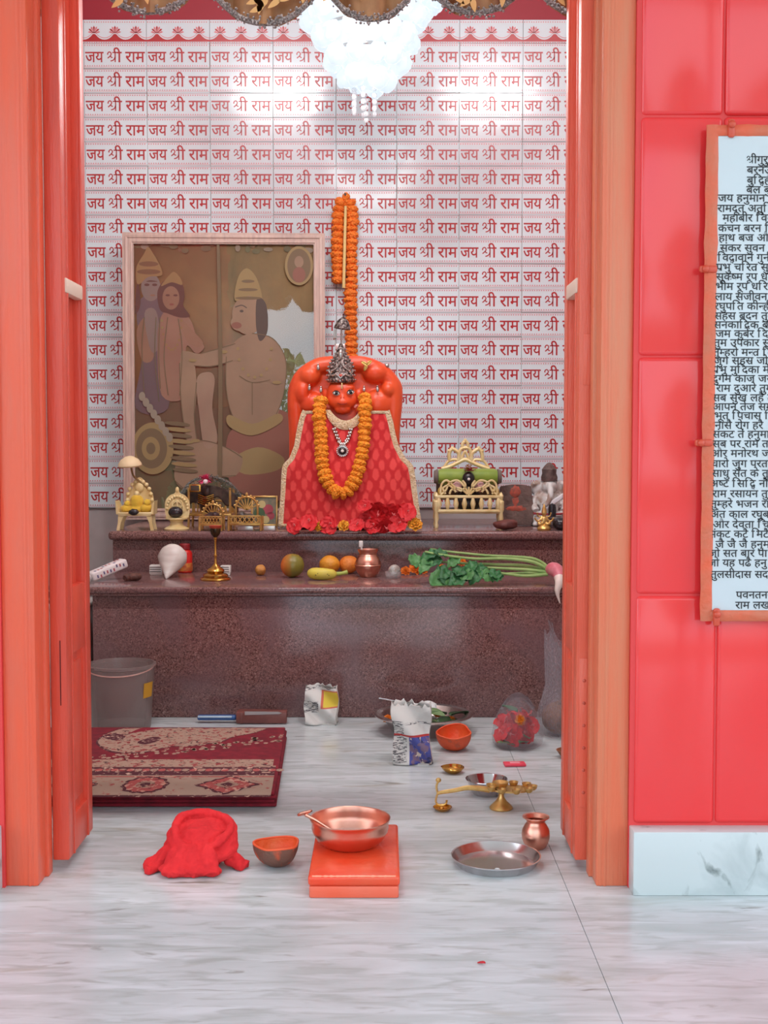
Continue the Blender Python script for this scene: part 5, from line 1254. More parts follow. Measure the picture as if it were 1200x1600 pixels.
for k, (px, py, Ln, W, a) in enumerate(LV):
    p = rr_(px, py, .06-.055*max(0, (py-870)/40)); p.z = max(p.z, .010)
    b = MB().leaf(Ln, W, 0, T(p.x, p.y, p.z) @ rotm(.75, rl.uniform(-.4, .4), 0) @ rotm(0, 0, a) @ T(0, -Ln*.5, 0), curl=.25, fold=.28, n=8, ruff=.006, seed=k)
    b.v = [Vector((v.x, v.y, max(v.z, .0025+.0006*(k % 5)))) for v in b.v]
    b.build('leaf', M_lf if k % 3 else M_lf2, t, mods=SOLID(.0012))

# ================================================================== LEFT CORNER (dark pot on a pale crate beside the altar)
cx = at_y(122, 930, 4.15).x
t = thing('pale_crate', 'pale plastered ledge block standing left of the altar', 'block', (cx-.03, 4.15, 0)); MB().box((0, 0, .16), (.15, .22, .32), 0, .006).build('block', MATS['grey_plaster'], t); MB().box((0, 0, .326), (.16, .23, .012), 0, .003).build('top_slab', mat('pale_slab', (186, 180, 174), .5), t)
t = thing('dark_canister', 'dark metal canister with shiny bands on the ledge left of the altar', 'canister', (cx-.03, 4.13, .332))
MB().lathe([(0, 0), (.066, 0), (.07, .004), (.07, .045), (.066, .05), (0, .05)], 28).build('canister_body', mat('dark_steel', (64, 58, 58), .3, .8), t)
MB().lathe([(.0702, .012), (.072, .014), (.072, .018), (.0702, .02)], 28).lathe([(.0702, .040), (.072, .042), (.072, .046), (.0702, .048)], 28).build('bright_bands', M_silver, t)
MB().lathe([(0, .062), (.02, .06), (.06, .054), (.071, .051), (.071, .049), (0, .049)], 28).build('lid', mat('grey_lid', (120, 112, 108), .4, .6), t)

# ================================================================== THINGS ON THE FLOOR
# --- plastic bucket
q = at_z(190, 1128, 0); s = q.y/F; q.y = 3.735; q.x = at_y(190, 1128, 3.735).x
t = thing('plastic_bucket', 'translucent grey plastic bucket standing by the altar behind the folded carpet', 'bucket', (q.x, 3.735, 0))
MB().lathe([(0, .003), (.082, .003), (.086, 0), (.088, .006), (.100, .186), (.104, .188), (.104, .196), (.098, .197), (.096, .19), (.084, .012), (0, .010)], 40).build('bucket_wall', mat('translucent_plastic', (150, 132, 128), .3, alpha=.52), t)
P = [(.100*math.cos(a), .100*math.sin(a), .190-.018*max(0, -math.sin(a))) for a in [PI+PI*k/24 for k in range(25)]]; MB().tube(P, .0022, 6).build('handle', mat('pink_wire', (206, 160, 150), .4), t)
b = MB().lathe([(.0935, 0), (.0975, .045)], 40, 0)
b.f = [f for i, f in enumerate(b.f) if i in (36, 37, 38)]; b.m = [0]*len(b.f)
b.v = [Vector((v.x*1.02, v.y*1.02, v.z+.10)) for v in b.v]; b.build('yellow_sticker', mat('yellow_sticker', (206, 150, 40), .5), t)
# --- carpet
M_cred = layered('carpet_red', (134, 28, 44), [((206, 150, 130), 60, .70, .76, (1, 1, 1), (0, 0, 0), 'n'), ((120, 22, 40), 18, .5, .7, (1, 1, 1), (0, 0, 0), 'n')], rough=.95)
M_ccream = layered('carpet_cream', (170, 138, 120), [((150, 62, 62), 55, .54, .60, (1, 1, 1), (0, 0, 0), 'n'), ((74, 34, 40), 75, .60, .64, (1, 1, 1), (0, 0, 0), 'n')], rough=.95)
M_cdark = layered('carpet_dark', (86, 34, 44), [((206, 170, 150), 70, .58, .64, (1, 1, 1), (0, 0, 0), 'n')], rough=.95)
M_cedge = mat('carpet_edge', (134, 22, 40), .95, c2=(110, 18, 34), scale=40)
M_cband = layered('carpet_band', (172, 148, 130), [((166, 84, 78), 45, .60, .66, (1, 1, 1), (0, 0, 0), 'n')], rough=.95)
M_cmed = layered('carpet_medallion', (176, 84, 80), [((206, 160, 140), 60, .54, .60, (1, 1, 1), (0, 0, 0), 'n'), ((120, 40, 50), 50, .60, .66, (1, 1, 1), (0, 0, 0), 'n')], rough=.95)
CH = .036
fr_ = at_z(432, 1262, 0); br_ = at_z(453, 1141, 0)
xr0, y0, y1 = fr_.x, fr_.y, at_z(453, 1136, .036).y; xl = -1.02
t = thing('folded_carpet', 'folded red and cream floral carpet lying before the altar at the left', 'carpet', (xl, y0, 0))
wd_ = lambda y: (xr0+(br_.x-xr0)*(y/(y1-y0)))-xl
D_ = y1-y0
b = MB()
for lay in range(4):
    z0 = .001+lay*CH/4
    def cf(u, v, z0=z0, lay=lay):
        a = u*2*PI; hy = math.cos(a); 
        y = D_*v; off = .002*math.sin(v*9+lay)
        return None
    N = 24
    for sgn in (0,):
        xs_ = [0, .3, .6, .9, .97, 1.0]
    def edge(px_, py_): pass
    b.box((wd_(D_/2)/2-.004*(lay % 2), D_/2, z0+CH/8), (wd_(D_/2), D_-.006*(lay % 2), CH/4-.0006), 0, .004, seg=3)
for v in b.v: v.x = v.x*(wd_(v.y)/wd_(D_/2)); v.z += 0
b.v = [Vector((v.x, v.y, max(0.0005, v.z))) for v in b.v]
body_ = b.build('folded_layers', M_cedge, t)
zt_ = lambda x, y: CH+.0003
ctr = lambda px, py: (at_z(px, py, CH).x-xl, at_z(px, py, CH).y-y0)
b = MB()
def cb(pts, mi, lift):
    b.poly([(x, y, zt_(x, y)+lift) for x, y in pts], mi)
def band(ya, yb, mi, lift, xe=.012):
    n = 20
    for k in range(n):
        u0, u1 = k/n, (k+1)/n
        P = []
        for u, y in ((u0, ya), (u1, ya), (u1, yb), (u0, yb)):
            P.append((u*(wd_(y)-xe), y))
        cb(P, mi, lift)
yy = lambda py: at_z(300, py, CH).y-y0
band(.018, D_-.02, 0, .0002)
band(yy(1243), yy(1211), 3, .0006); band(yy(1212), yy(1209), 1, .0008); band(yy(1209), yy(1199), 1, .0007); band(yy(1199), yy(1197), 2, .0008); band(yy(1197), yy(1187), 2, .0006, .02)
band(yy(1246), yy(1243), 1, .0007); band(yy(1215), yy(1213.4), 4, .0009)
for cxp, wpx, pointy in ((115, 38, 1), (227, 33, 0), (355, 50, 1)):
    c = ctr(cxp, 1227); sx = wpx*(c[1]+y0)/F; sy = (yy(1213)-yy(1242))/2
    for sc, mi, lf in ((1, 1, .0010), (.84, 4, .0014), (.42, 2, .0018), (.22, 1, .0022)):
        pts = []
        for k in range(40):
            a = 2*PI*k/40; 
            r = (1/(abs(math.cos(a))+abs(math.sin(a)))*1.05 if pointy else 1)*(1+.06*math.sin(a*12)*(sc > .4))
            if not pointy: r *= 1-.18*math.cos(2*a+PI)*.6
            pts.append((c[0]+sx*sc*r*math.cos(a), c[1]+sy*sc*r*math.sin(a)))
        cb([p for p in pts], mi, lf)
for k in range(26):
    c = ctr(130+k*12.3, 1204); cb([(c[0]+.010*math.cos(a*PI/4), c[1]+.013*math.sin(a*PI/4)) for a in range(8)], 2 if k % 2 else 4, .0012)
# big scalloped cream medallion reaching to the back edge
M1 = [(150, 1162), (170, 1175), (200, 1178), (230, 1176), (262, 1168), (300, 1166), (345, 1160), (365, 1152), (400, 1145), (425, 1134), (380, 1133), (320, 1133.5), (250, 1134), (215, 1134), (180, 1141), (160, 1150)]
P = [ctr(*p) for p in M1]; P = [(x, min(y, D_-.012)) for x, y in [(a.x, a.y) for a in spline([(x, y, 0) for x, y in P], 5, True)]]
cb([(x*1.0, y) for x, y in P], 1, .0006)
mx_, my_ = sum(p[0] for p in P)/len(P), sum(p[1] for p in P)/len(P); cb([(mx_+(x-mx_)*.975, my_+(y-my_)*.94) for x, y in P], 2, .0010)
for pa in ([(208, 1146), (245, 1140), (255, 1137), (222, 1138), (196, 1150)], [(160, 1152), (182, 1146), (196, 1152), (182, 1158)], [(215, 1160), (240, 1152), (252, 1156), (228, 1164)]):
    cb([(p.x, min(p.y, D_-.013)) for p in spline([ctr(*q_)+(0,) for q_ in pa], 4, True)], 0 if pa[0][0] == 208 else 1, .0014)
for k in range(90):
    u = rnd.random(); px = 140+u*305; py = 1186-u*34+rnd.uniform(-4, 7); c = ctr(px, py); cb([(c[0]+.007*math.cos(a*PI/3), c[1]+.010*math.sin(a*PI/3)) for a in range(6)], 2, .0008)
b.build('woven_pattern', [M_cred, M_cdark, M_ccream, M_cband, M_cmed], t, sharp=0)
# --- blue-handled tool in a sleeve
q = at_z(340, 1128, 0)
yk = 3.80
t = thing('blue_handled_knife', 'blue handled blade in a brown sleeve lying between carpet and altar', 'knife', (at_y(376, 1126, yk).x, yk, 0), (0, 0, 0)); s = yk/F
MB().box((-37*s, 0, .017), (62*s, .022, .016), 0, .006, seg=3).build('handle', mat('blue_plastic', (44, 84, 142), .3), t); MB().box((-40*s, -.0085, .021), (54*s, .009, .006), 0, .002).build('pale_inlay', mat('pale_blue', (186, 206, 222), .3), t)
b = MB().box((34*s, .0, .022), (80*s, .05, .010), 0, .004); b.v = [Vector((v.x, v.y*(1-.35*max(0, (v.x-40*s)/(34*s))), v.z+.012)) for v in b.v]; b.box((2*s, 0, .02), (6*s, .052, .036), 0, .004); b.build('sleeve', mat('brown_sleeve', (132, 78, 70), .4, c2=(110, 60, 54), scale=20), t)
b = MB().prism([(8*s, .030), (62*s, .033), (66*s, .036), (60*s, .040), (8*s, .041)], -.0265, -.0245); b.box((34*s, -.020, .020), (80*s, .010, .034), 1, .004); b.build('blade_window', [mat('pale_blade', (190, 180, 178), .3, .6), MATS['brown_sleeve']], t)

# --- newspaper pouches
def newspaper(name, L, w, h, d, label, bands, seed, lean=0.0):
    rr = random.Random(seed); s = L.s
    t = thing(name, label, 'paper bag', L.o, (0, 0, rr.uniform(-.1, .1)))
    def fn(u, v):
        a = u*4; k = int(a) % 4; f = a-int(a)
        C = [(-1, -1), (1, -1), (1, 1), (-1, 1)]; p, q2 = C[k], C[(k+1) % 4]
        x = p[0]+(q2[0]-p[0])*f; y = p[1]+(q2[1]-p[1])*f
        top = 1-.55*v; wob = noise.noise(Vector((x*1.3+seed, y*1.3, v*3)))*.10
        hh = h*s*v
        if v > .999: hh += rr.uniform(-.07, .05)*h*s
        return ((x*(.5+wob*.5)*(1+.06*math.sin(v*7+seed)))*w*s+lean*v*w*s, y*(d/2)*top*(1+wob*2)+.012*math.sin(v*9+x*3), hh+.002)
    def mf(u, v):
        for (ua, ub, va, vb, mi) in bands:
            if ua <= u <= ub and va <= v <= vb: return mi
        return 0
    b = MB().grid(fn, 56, 30, wrapu=True, mif=mf); b.box((0, 0, .002), (w*s*.9, d*.9, .003), 0)
    paper = layered('newsprint_'+name, (214, 212, 206), [((176, 174, 170), 9, .5, .7, (1, 1, 1), (0, 0, 0), 'n')], rough=.8)
    text = layered('newsprint_text_'+name, (206, 204, 198), [((96, 94, 96), 140, .50, .56, (.5, .5, 2.2), (0, 0, 0), 'n')], rough=.8)
    pic_ = layered('newsprint_photo_'+name, (72, 78, 150), [((120, 96, 120), 45, .50, .56, (1, 1, 1), (0, 0, 0), 'n'), ((214, 196, 176), 60, .58, .62, (1, 1, 1), (0, 0, 0), 'n'), ((40, 44, 92), 34, .58, .64, (1, 1, 1), (0, 0, 0), 'n')], rough=.7)
    b.build('folded_paper', [paper, text, pic_, mat('news_red', (178, 52, 50), .7), mat('news_yellow', (222, 196, 70), .7), mat('news_orange', (206, 108, 84), .7)], t, mods=SOLID(.0012))
    return t
L = Loc(503, 1130, 3.80, 0)
tn = newspaper('newspaper_pouch', L, 50, 58, .07, 'small crumpled newspaper pouch standing against the altar base', [(.14, .25, .46, .86, 4), (.12, .28, .42, .90, 5), (.0, .11, .30, .62, 1), (.0, .25, .90, 1, 1), (.0, .25, .02, .25, 0)], 4)
b = MB()
for k, z in enumerate((42, 38, 34, 30)): b.box((13*L.s, -.0395+.0001*k, z*L.s), (12*L.s*(1-.1*k), .0012, 1.6*L.s))
L = Loc(645, 1197, 3.33, 0)
newspaper('newspaper_bag', L, 58, 92, .085, 'open newspaper bag with a blue printed photo standing before the steel basin', [(.0, .25, .475, .505, 3), (.10, .30, 0, .45, 2), (.0, .09, .05, .42, 1), (.02, .07, .06, .20, 2), (.0, .07, .45, .72, 1), (.0, .26, .66, .70, 1)], 8, -.04)

# --- steel basin with greens
M_steel = mat('stainless_steel', (206, 200, 200), .2, 1.0, c2=(192, 184, 184), scale=8)
M_steel2 = mat('dull_steel', (196, 186, 182), .26, 1.0)
yb_ = 3.68; xb_ = at_y(662, 1121, yb_).x
t = thing('steel_basin', 'wide shallow steel basin holding leaves and marigolds by the altar', 'basin', (xb_, yb_, 0))
MB().lathe([(0, .002), (.085, .002), (.092, 0), (.098, .008), (.122, .046), (.128, .052), (.142, .054), (.146, .051), (.147, .054), (.142, .057), (.126, .0555), (.118, .047), (.094, .012), (.08, .008), (0, .007)], 48).build('basin_body', M_steel2, t)
GR = [(.02, .03), (-.05, .05), (.06, .01), (-.01, -.02), (.04, -.05), (-.06, -.01), (.07, .04), (-.03, .07), (0, .04), (.08, -.02)]
for k, (dx, dy) in enumerate(GR):
    b = MB().leaf(.075, .045, 0, rotm(.25, .2*(-1)**k, k*1.3), curl=.35, fold=.3, n=8); mn = min(v.z for v in b.v)
    o = b.build('betel_leaf', [mat('dark_leaf', (50, 84, 44), .4, c2=(36, 60, 36), scale=30), mat('pale_leaf', (112, 140, 90), .45)][k % 3 == 2], loc=(xb_+dx, yb_+dy, .018-mn+.003*k), mods=SOLID(.001))
    where = ['at the centre', 'at the left back', 'on the right', 'just left of the centre', 'at the right front', 'on the left', 'at the right back', 'at the back', 'behind the centre', 'at the far right'][k]
    tag(o, ('pale' if k % 3 == 2 else 'dark')+' green leaf lying in the steel basin '+where, 'leaf', 'leaves in the steel basin')
for k, (px, py, r, lb) in enumerate(((606, 1124, .018, 'orange marigold at the left inside the steel basin'), (683, 1117, .013, 'small orange marigold at the back of the steel basin'), (705, 1131, .018, 'orange marigold at the right front inside the steel basin'))):
    q = at_y(px, py, yb_+(.03 if k == 1 else -.01)); ruffle_bloom((q.x, q.y, max(.035, q.z)), r, lb, M_om, 40+k, 'marigolds in the steel basin', (.6, 0, .3*k))
q = at_y(668, 1106, yb_+.06)
tag(MB().grid(lambda u, v: ((u-.5)*.055, .02*(v-.5), .012*math.sin(u*3)+.02*v), 8, 4).build('white_paper_scrap', mat('white_scrap', (222, 224, 222), .6), loc=(q.x, q.y, q.z-.012), mods=SOLID(.001)), 'folded white paper scrap lying on the rim at the back of the basin', 'paper')
a_, c_ = at_y(592, 1091, yb_+.10), at_y(655, 1099, yb_+.10)
c_.z = .060; 
b = MB().tube([(0, 0, 0), Vector(c_-a_)*.5, Vector(c_-a_)], [.0028, .0022, .0026], 8); b.ball(Vector(c_-a_)+Vector((.016, 0, -.001)), (.022, .013, .006), seg=14, rings=8)
tag(b.build('steel_spoon', M_steel, loc=a_), 'long thin steel spoon resting across the back of the basin', 'spoon')
# --- orange shell bowls
def shell_bowl(L, w, h, label, seed, tiltx=0.0, inner=None, tilty=0.0):
    s = L.s; R = w*s/2; Hh = h*s
    t = thing('shell_bowl', label, 'bowl', L.o+Vector((0, R*.6, 0)), (tiltx, tilty, seed*.7))
    wob = lambda a, q: .05*math.sin(3*a+seed)+.03*math.sin(5*a+seed*2)
    n = 10; prof = [(R*math.sin(PI/2*i/n)**.8, Hh*(1-math.cos(PI/2*i/n))**1.0) for i in range(n+1)]
    prof = [(r, z) for r, z in prof]
    o = MB().lathe(prof, 40, 0, None, wob)
    o.v = [Vector((v.x, v.y, v.z*(1+.03*math.sin(3*math.atan2(v.y, v.x)+seed)))) for v in o.v]
    o.build('outer_shell', layered('husk_%d' % seed, (112, 74, 60), [((216, 84, 44), 16, .52 if seed == 1 else .30, .62 if seed == 1 else .40, (1, 1, .7), (0, 0, 0), 'n')], rough=.6, bump=.6, bscale=50), t, sharp=0)
    i_ = MB().lathe([(r*.93, z*.93+Hh*.07) for r, z in prof], 40, 0, None, wob); i_.v = [Vector((v.x, v.y, v.z*(1+.03*math.sin(3*math.atan2(v.y, v.x)+seed)))) for v in i_.v]
    n1 = len(prof); P = []
    i_.build('inner_coat', mat('vermilion_inside', (232, 84, 32), .5, c2=(224, 108, 56), scale=16, bump=.5, bscale=40), t, sharp=0)
    rim = MB().tube([(R*.965*(1+wob(2*PI*k/40, 1))*math.cos(2*PI*k/40), R*.965*(1+wob(2*PI*k/40, 1))*math.sin(2*PI*k/40), Hh*(1+.03*math.sin(3*2*PI*k/40+seed))) for k in range(40)], R*.05, 6, closed=True); rim.build('rim', mat('vermilion_rim', (226, 88, 46), .5), t, sharp=0)
    return t
L = Loc(431, 1363, at_z(431, 1362, 0).y+.01, 0); shell_bowl(L, 73, 36, 'half coconut shell bowl coated vermilion inside, between the red cloth and the stool', 1)
L = Loc(711, 1177, at_z(711, 1176, 0).y+.01, 0); t = shell_bowl(L, 55, 30, 'all-vermilion half shell bowl leaning behind the newspaper bag', 2, tilty=-.22); t.location.z += .001
# --- clear bags with contents
M_film = bpy.data.materials.new('clear_film'); M_film.use_nodes = True; MATS['clear_film'] = M_film
g = M_film.node_tree; g.nodes.clear(); fo = node(g, 'ShaderNodeOutputMaterial'); ft = node(g, 'ShaderNodeBsdfTransparent'); fg = node(g, 'ShaderNodeBsdfPrincipled', Roughness=.16); fx = node(g, 'ShaderNodeMixShader'); lw = node(g, 'ShaderNodeLayerWeight', Blend=.42); mrr = node(g, 'ShaderNodeMapRange')
fg.inputs['Base Color'].default_value = lin((214, 206, 214)); mrr.inputs['To Min'].default_value = .05; mrr.inputs['To Max'].default_value = .42
fn_ = node(g, 'ShaderNodeTexNoise', Scale=24.0, Detail=3.0, Distortion=1.5); fb = node(g, 'ShaderNodeBump', Strength=.9, Distance=.02); g.links.new(fn_.outputs['Fac'], fb.inputs['Height']); g.links.new(fb.outputs['Normal'], fg.inputs['Normal']); g.links.new(fb.outputs['Normal'], lw.inputs['Normal'])
g.links.new(lw.outputs['Facing'], mrr.inputs['Value']); g.links.new(mrr.outputs['Result'], fx.inputs['Fac']); g.links.new(ft.outputs[0], fx.inputs[1]); g.links.new(fg.outputs[0], fx.inputs[2]); g.links.new(fx.outputs[0], fo.inputs['Surface'])
M_film2 = M_film.copy(); M_film2.name = 'milky_film'
for n_ in M_film2.node_tree.nodes:
    if n_.type == 'MAP_RANGE': n_.inputs['To Min'].default_value = .13; n_.inputs['To Max'].default_value = .62
yb1 = 3.50; xb1 = at_y(808, 1165, yb1).x; s = yb1/F
t = thing('clear_flower_bag', 'knotted clear plastic bag full of red flowers on the floor at the right', 'bag', (xb1, yb1, 0))
def bw(a, q): return (.05*math.sin(3*a+1)+.06*math.sin(7*a+q*5)*q+.03*math.sin(13*a))*min(1, q*2)
b = MB().lathe([(0, .002), (.060, .002), (.070, .010), (.073, .035), (.068, .065), (.056, .095), (.040, .118), (.022, .134), (.015, .142)], 48, 0, None, bw); b.build('film', M_film, t, sharp=0)
b = MB()
def hl(u, v): x = (-1+2*u); return (x*.040+.004*math.sin(v*9), -.012*math.cos(x*1.4)+.012*(v-.5), .118+.040*(1-abs(x)**2.2)-(.028-.02*abs(x))*v)
b.grid(hl, 16, 5)
def hl2(u, v): x = (-1+2*u); return (x*.045+.006*math.sin(v*7), .014*math.cos(x*1.4)+.01*(v-.5), .112+.038*(1-abs(x)**2.6)-(.026-.016*abs(x))*v)
b.grid(hl2, 16, 5); b.build('handles', M_film2, t, sharp=0)
fl = [(-.040, -.022, .042, .030), (-.010, -.030, .040, .032), (.020, -.020, .044, .032), (.036, .008, .055, .028), (-.036, .018, .062, .028), (.0, .016, .075, .030), (.028, .024, .080, .026), (-.018, -.006, .078, .028)]
for k, (dx, dy, z, r) in enumerate(fl):
    w_ = ['left front', 'lower middle front', 'right front', 'far right', 'left back', 'top middle', 'right back', 'upper left'][k]
    hibiscus((xb1+dx, yb1+dy, z), (.9+.5*math.sin(k), .4*math.cos(k*2), k*.4-1.2), r*1.06, 'red flower pressed inside the clear bag at its '+w_, 20+k, 'red flowers in the clear bag', 'bagged_flower', calyx=False)
ruffle_bloom((xb1+.002, yb1-.050, .086), .019, 'orange-yellow marigold showing at the top front of the clear flower bag', mat('marigold_amber', (246, 150, 30), .7, c2=(230, 110, 16), scale=120), 60, 'marigold in the clear bag', (1.2, 0, .4))
for k, (dx, dy, z, a) in enumerate(((-.045, -.02, .014, .4), (-.012, -.045, .012, 1.7), (.022, -.04, .018, 2.6), (.03, -.038, .030, .2), (-.004, -.036, .105, .9))):
    o = MB().leaf(.05, .028, 0, rotm(.5, 0, a), curl=.3, n=6).build('bag_leaf', mat('pale_leaf', (112, 140, 90), .45) if k % 2 else mat('bag_green', (80, 118, 88), .5), loc=(xb1+dx, yb1+dy, z), mods=SOLID(.001))
    tag(o, 'green leaf inside the clear flower bag, '+['at its lower left', 'at its bottom middle', 'at its lower right', 'above the lower right leaf', 'just above the marigold'][k], 'leaf', 'leaves in the clear bag')
yb2 = 3.64; xb2 = at_y(872, 1140, yb2).x
t = thing('tall_plastic_bag', 'tall clear plastic bag standing half open against the right door leaf', 'bag', (xb2, yb2, 0))
def tb(u, v):
    a = 2*PI*u; q = v
    R = .064*(1+.3*math.sin(PI*min(1, q*1.9)))*(1-.42*q); w = 1+.12*math.sin(3*a+q*6)+.06*math.sin(8*a+q*11)
    return (R*w*math.cos(a)+.012*q*math.sin(q*4)+.008, R*w*math.sin(a)*(1-.35*q), .003+.275*q+(.035*math.cos(a+2.6)+.012*math.sin(5*a))*q**4)
b = MB().grid(tb, 44, 26, wrapu=True); b.build('film', M_film2, t, sharp=0)
b = MB().grid(lambda u, v: (-.030+.016*u-.018*v**2+.012*v, -.012+.006*math.sin(u*5+v*4), .27+.075*v-.012*u), 4, 10); b.build('handle_loop', M_film2, t, sharp=0)
o = MB().ball((0, 0, .047), (.048, .047, .047), seg=30, rings=20, nz=.06, nsc=3); o.tube(spline([(.0, -.01, .09), (.006, -.02, .10), (.012, -.024, .115)], 4), [.012, .010, .008, .007, .006, .004, .003, .002, .001], 8)
tag(o.build('coconut', mat('coconut_husk', (166, 120, 92), .9, c2=(134, 92, 68), scale=40, stretch=(4, 4, .6), bump=.7, bscale=60), loc=(xb2, yb2, .004), sharp=0), 'brown husked coconut inside the tall plastic bag', 'coconut')
# --- half-hidden clay lamp, red packet, little box
q = at_z(884, 1188, 0)
b = MB().lathe([(0, .002), (.02, .0), (.028, .008), (.036, .022), (.033, .022), (.026, .012), (0, .008)], 24, 0, None, lambda a, q_: .25*max(0, math.cos(a-PI))**6*q_)
tag(b.build('clay_lamp', mat('clay_brown', (150, 92, 58), .6, c2=(120, 70, 46), scale=20), loc=(q.x+.018, q.y+.03, 0)), 'small brown clay lamp half hidden behind the right door leaf', 'lamp')
q = at_z(804, 1196, 0)
t = thing('pink_packet', 'small flat pink sachet lying on the floor below the flower bag', 'packet', q, (0, 0, .06)); MB().box((0, 0, .004), (.058, .036, .007), 0, .003).build('sachet', mat('pink_sachet', (232, 70, 90), .4), t); MB().box((.001, 0, .0078), (.026, .014, .0006)).build('sachet_print', mat('pale_pink_print', (244, 160, 170), .4), t)
q = at_z(884, 1286, 0)
t = thing('red_white_box', 'tiny red and white box peeping out beside the right door leaf', 'box', (q.x+.004, q.y, 0), (0, 0, .2)); MB().box((0, 0, .008), (.016, .03, .014), 0, .001).build('carton', mat('carton_red', (206, 40, 54), .5), t); MB().box((-.0085, 0, .008), (.003, .031, .015), 0, .001).build('white_end', mat('carton_white', (236, 226, 222), .5), t)
q = at_z(758, 1508, 0)
tag(MB().leaf(.014, .009, 0, None, curl=.3, n=4).build('red_petal', mat('petal_red', (200, 20, 40), .5), loc=q+Vector((0, 0, .003)), rot=(.1, 0, 1.0), mods=SOLID(.001)), 'single tiny red petal on the bare front floor', 'petal')
# --- brass diya, steel bowl, aarti lamp, dish
q = at_z(709, 1211, 0)
t = thing('brass_diya', 'small shallow brass lamp cup with a pinched lip, left of the steel bowl', 'lamp', q+Vector((0, .02, 0)))
MB().lathe([(0, 0), (.014, 0), (.018, .003), (.025, .010), (.028, .017), (.0265, .018), (.022, .011), (0, .005)], 28, 0, None, lambda a, q_: .32*max(0, math.cos(a-PI))**10*q_).build('cup', M_brass, t); MB().lathe([(.027, .013), (.0285, .0145), (.027, .016)], 28).build('band', M_brass, t)
q = at_z(760, 1244, 0); yq = q.y+.02
t = thing('steel_bowl', 'small plain round steel bowl behind the many-wick brass lamp', 'bowl', (at_y(760, 1230, yq).x, yq, 0))
MB().lathe([(0, .001), (.028, .001), (.032, 0), (.036, .006), (.048, .034), (.0505, .0375), (.0515, .0375), (.051, .039), (.048, .038), (.0345, .008), (.03, .004), (0, .004)], 44).build('bowl_body', mat('mirror_steel', (196, 190, 190), .12, 1.0), t)
q = at_z(783, 1269, 0); yl_ = q.y+.028; s = yl_/F; xl_ = at_y(783, 1265, yl_).x
t = thing('brass_aarti_lamp', 'brass many-wick prayer lamp with a cobra-shaped handle on a conical foot', 'lamp', (xl_, yl_, 0))
ra = lambda px, py, y=0: at_y(px, py, yl_+y)-Vector((xl_, yl_, 0))
MB().lathe([(0, 0), (.026, 0), (.0275, .003), (.026, .006), (.020, .012), (.012, .020), (.007, .029), (.006, .036), (.009, .039), (.006, .043), (0, .044)], 28).build('conical_foot', M_gold, t)
b = MB(); hc = Vector((.024, .002, .050)); b.prism(ell(0, 0, .048, .030, 32), -.002, .002, 0, T(hc.x, hc.y, hc.z-.004) @ rotm(-PI/2, 0, 0)); b.build('plate', M_gold, t)
cup = MB().lathe([(0, 0), (.006, 0), (.010, .005), (.0115, .011), (.010, .011), (.006, .005), (0, .004)], 16).build('wick_cup', M_gold, t)
for k in range(9):
    a = 2*PI*k/9; o = cup if k == 0 else copy_obj(cup, t); o.location = (hc.x+.050*math.cos(a), hc.y+.034*math.sin(a), hc.z-.006)
o = copy_obj(cup, t); o.scale = (1.7, 1.7, 1.2); o.location = (hc.x-.026, hc.y-.004, hc.z+.001)
P = spline([ra(765, 1234), ra(750, 1232), ra(730, 1231), ra(710, 1235), ra(690, 1238), ra(683, 1240)], 5); MB().tube(P, [.0075-.0040*i/len(P) for i in range(len(P))], 10).build('handle', M_gold, t)
P = spline([ra(684, 1240), ra(682, 1230), ra(684, 1222), ra(686, 1219)], 5); b = MB().tube(P, .0026, 8); e_ = ra(685, 1219); b.ball(e_, (.0065, .004, .006), seg=12, rings=8); b.ball(e_+Vector((.002, -.004, .003)), (.002, .002, .002), seg=6, rings=5)
P = spline([ra(684, 1239), ra(681, 1250), ra(683, 1256), ra(691, 1258), ra(697, 1255), ra(698, 1250)], 5); b.tube(P, .0024, 8); b.build('cobra_hook', M_gold, t)
q = at_z(692, 1270, 0)
t = thing('brass_dish', 'tiny flat brass dish under the hooked handle of the many-wick lamp', 'dish', q+Vector((0, .016, 0))); MB().lathe([(0, .002), (.012, 0), (.018, .004), (.0225, .0095), (.0215, .0105), (.015, .006), (0, .005)], 26).build('dish_body', M_brass, t); MB().ball((-.002, 0, .007), (.006, .005, .003), seg=12, rings=8).build('centre_boss', M_brass, t)
# --- copper kalash
q = at_z(837, 1330, 0); yq = q.y+.022
t = thing('copper_water_pot', 'small round copper water pot with a flared rim standing on the floor by the plate', 'pot', (at_y(837, 1320, yq).x, yq, 0))
MB().lathe([(0, .001), (.016, .001), (.018, 0), (.024, .007), (.029, .020), (.030, .030), (.0285, .040), (.023, .050), (.0195, .055), (.0195, .058), (.024, .063), (.0285, .066), (.0285, .068), (.024, .067), (.018, .060), (.018, .054), (.027, .038), (.027, .02), (0, .006)], 40).build('pot_body', M_copper, t)
# --- steel plate
q = at_z(775, 1374, 0); R = 71*(q.y+.09)/F; yq = q.y+R*.98
t = thing('steel_plate', 'shiny round steel plate with a raised rim on the floor at the right front', 'plate', (at_y(775, 1349, yq).x, yq, 0))
MB().lathe([(0, .001), (R*.84, .001), (R*.87, 0), (R*.92, .006), (R*.985, .017), (R, .018), (R, .020), (R*.97, .0195), (R*.90, .008), (R*.85, .003), (0, .003)], 64).build('plate_body', M_steel, t)
for k, (px, py) in enumerate(((749, 1365), (777, 1362))):
    a = at_z(px, py, .004); tag(MB().ball((0, 0, .004), (.006, .004, .004), seg=12, rings=8).build('water_drop', mat('clear_water', (240, 244, 246), .03, alpha=.5), loc=a), 'water drop on the steel plate, '+['left', 'right'][k]+' one of two', 'drop', 'water drops on the plate')
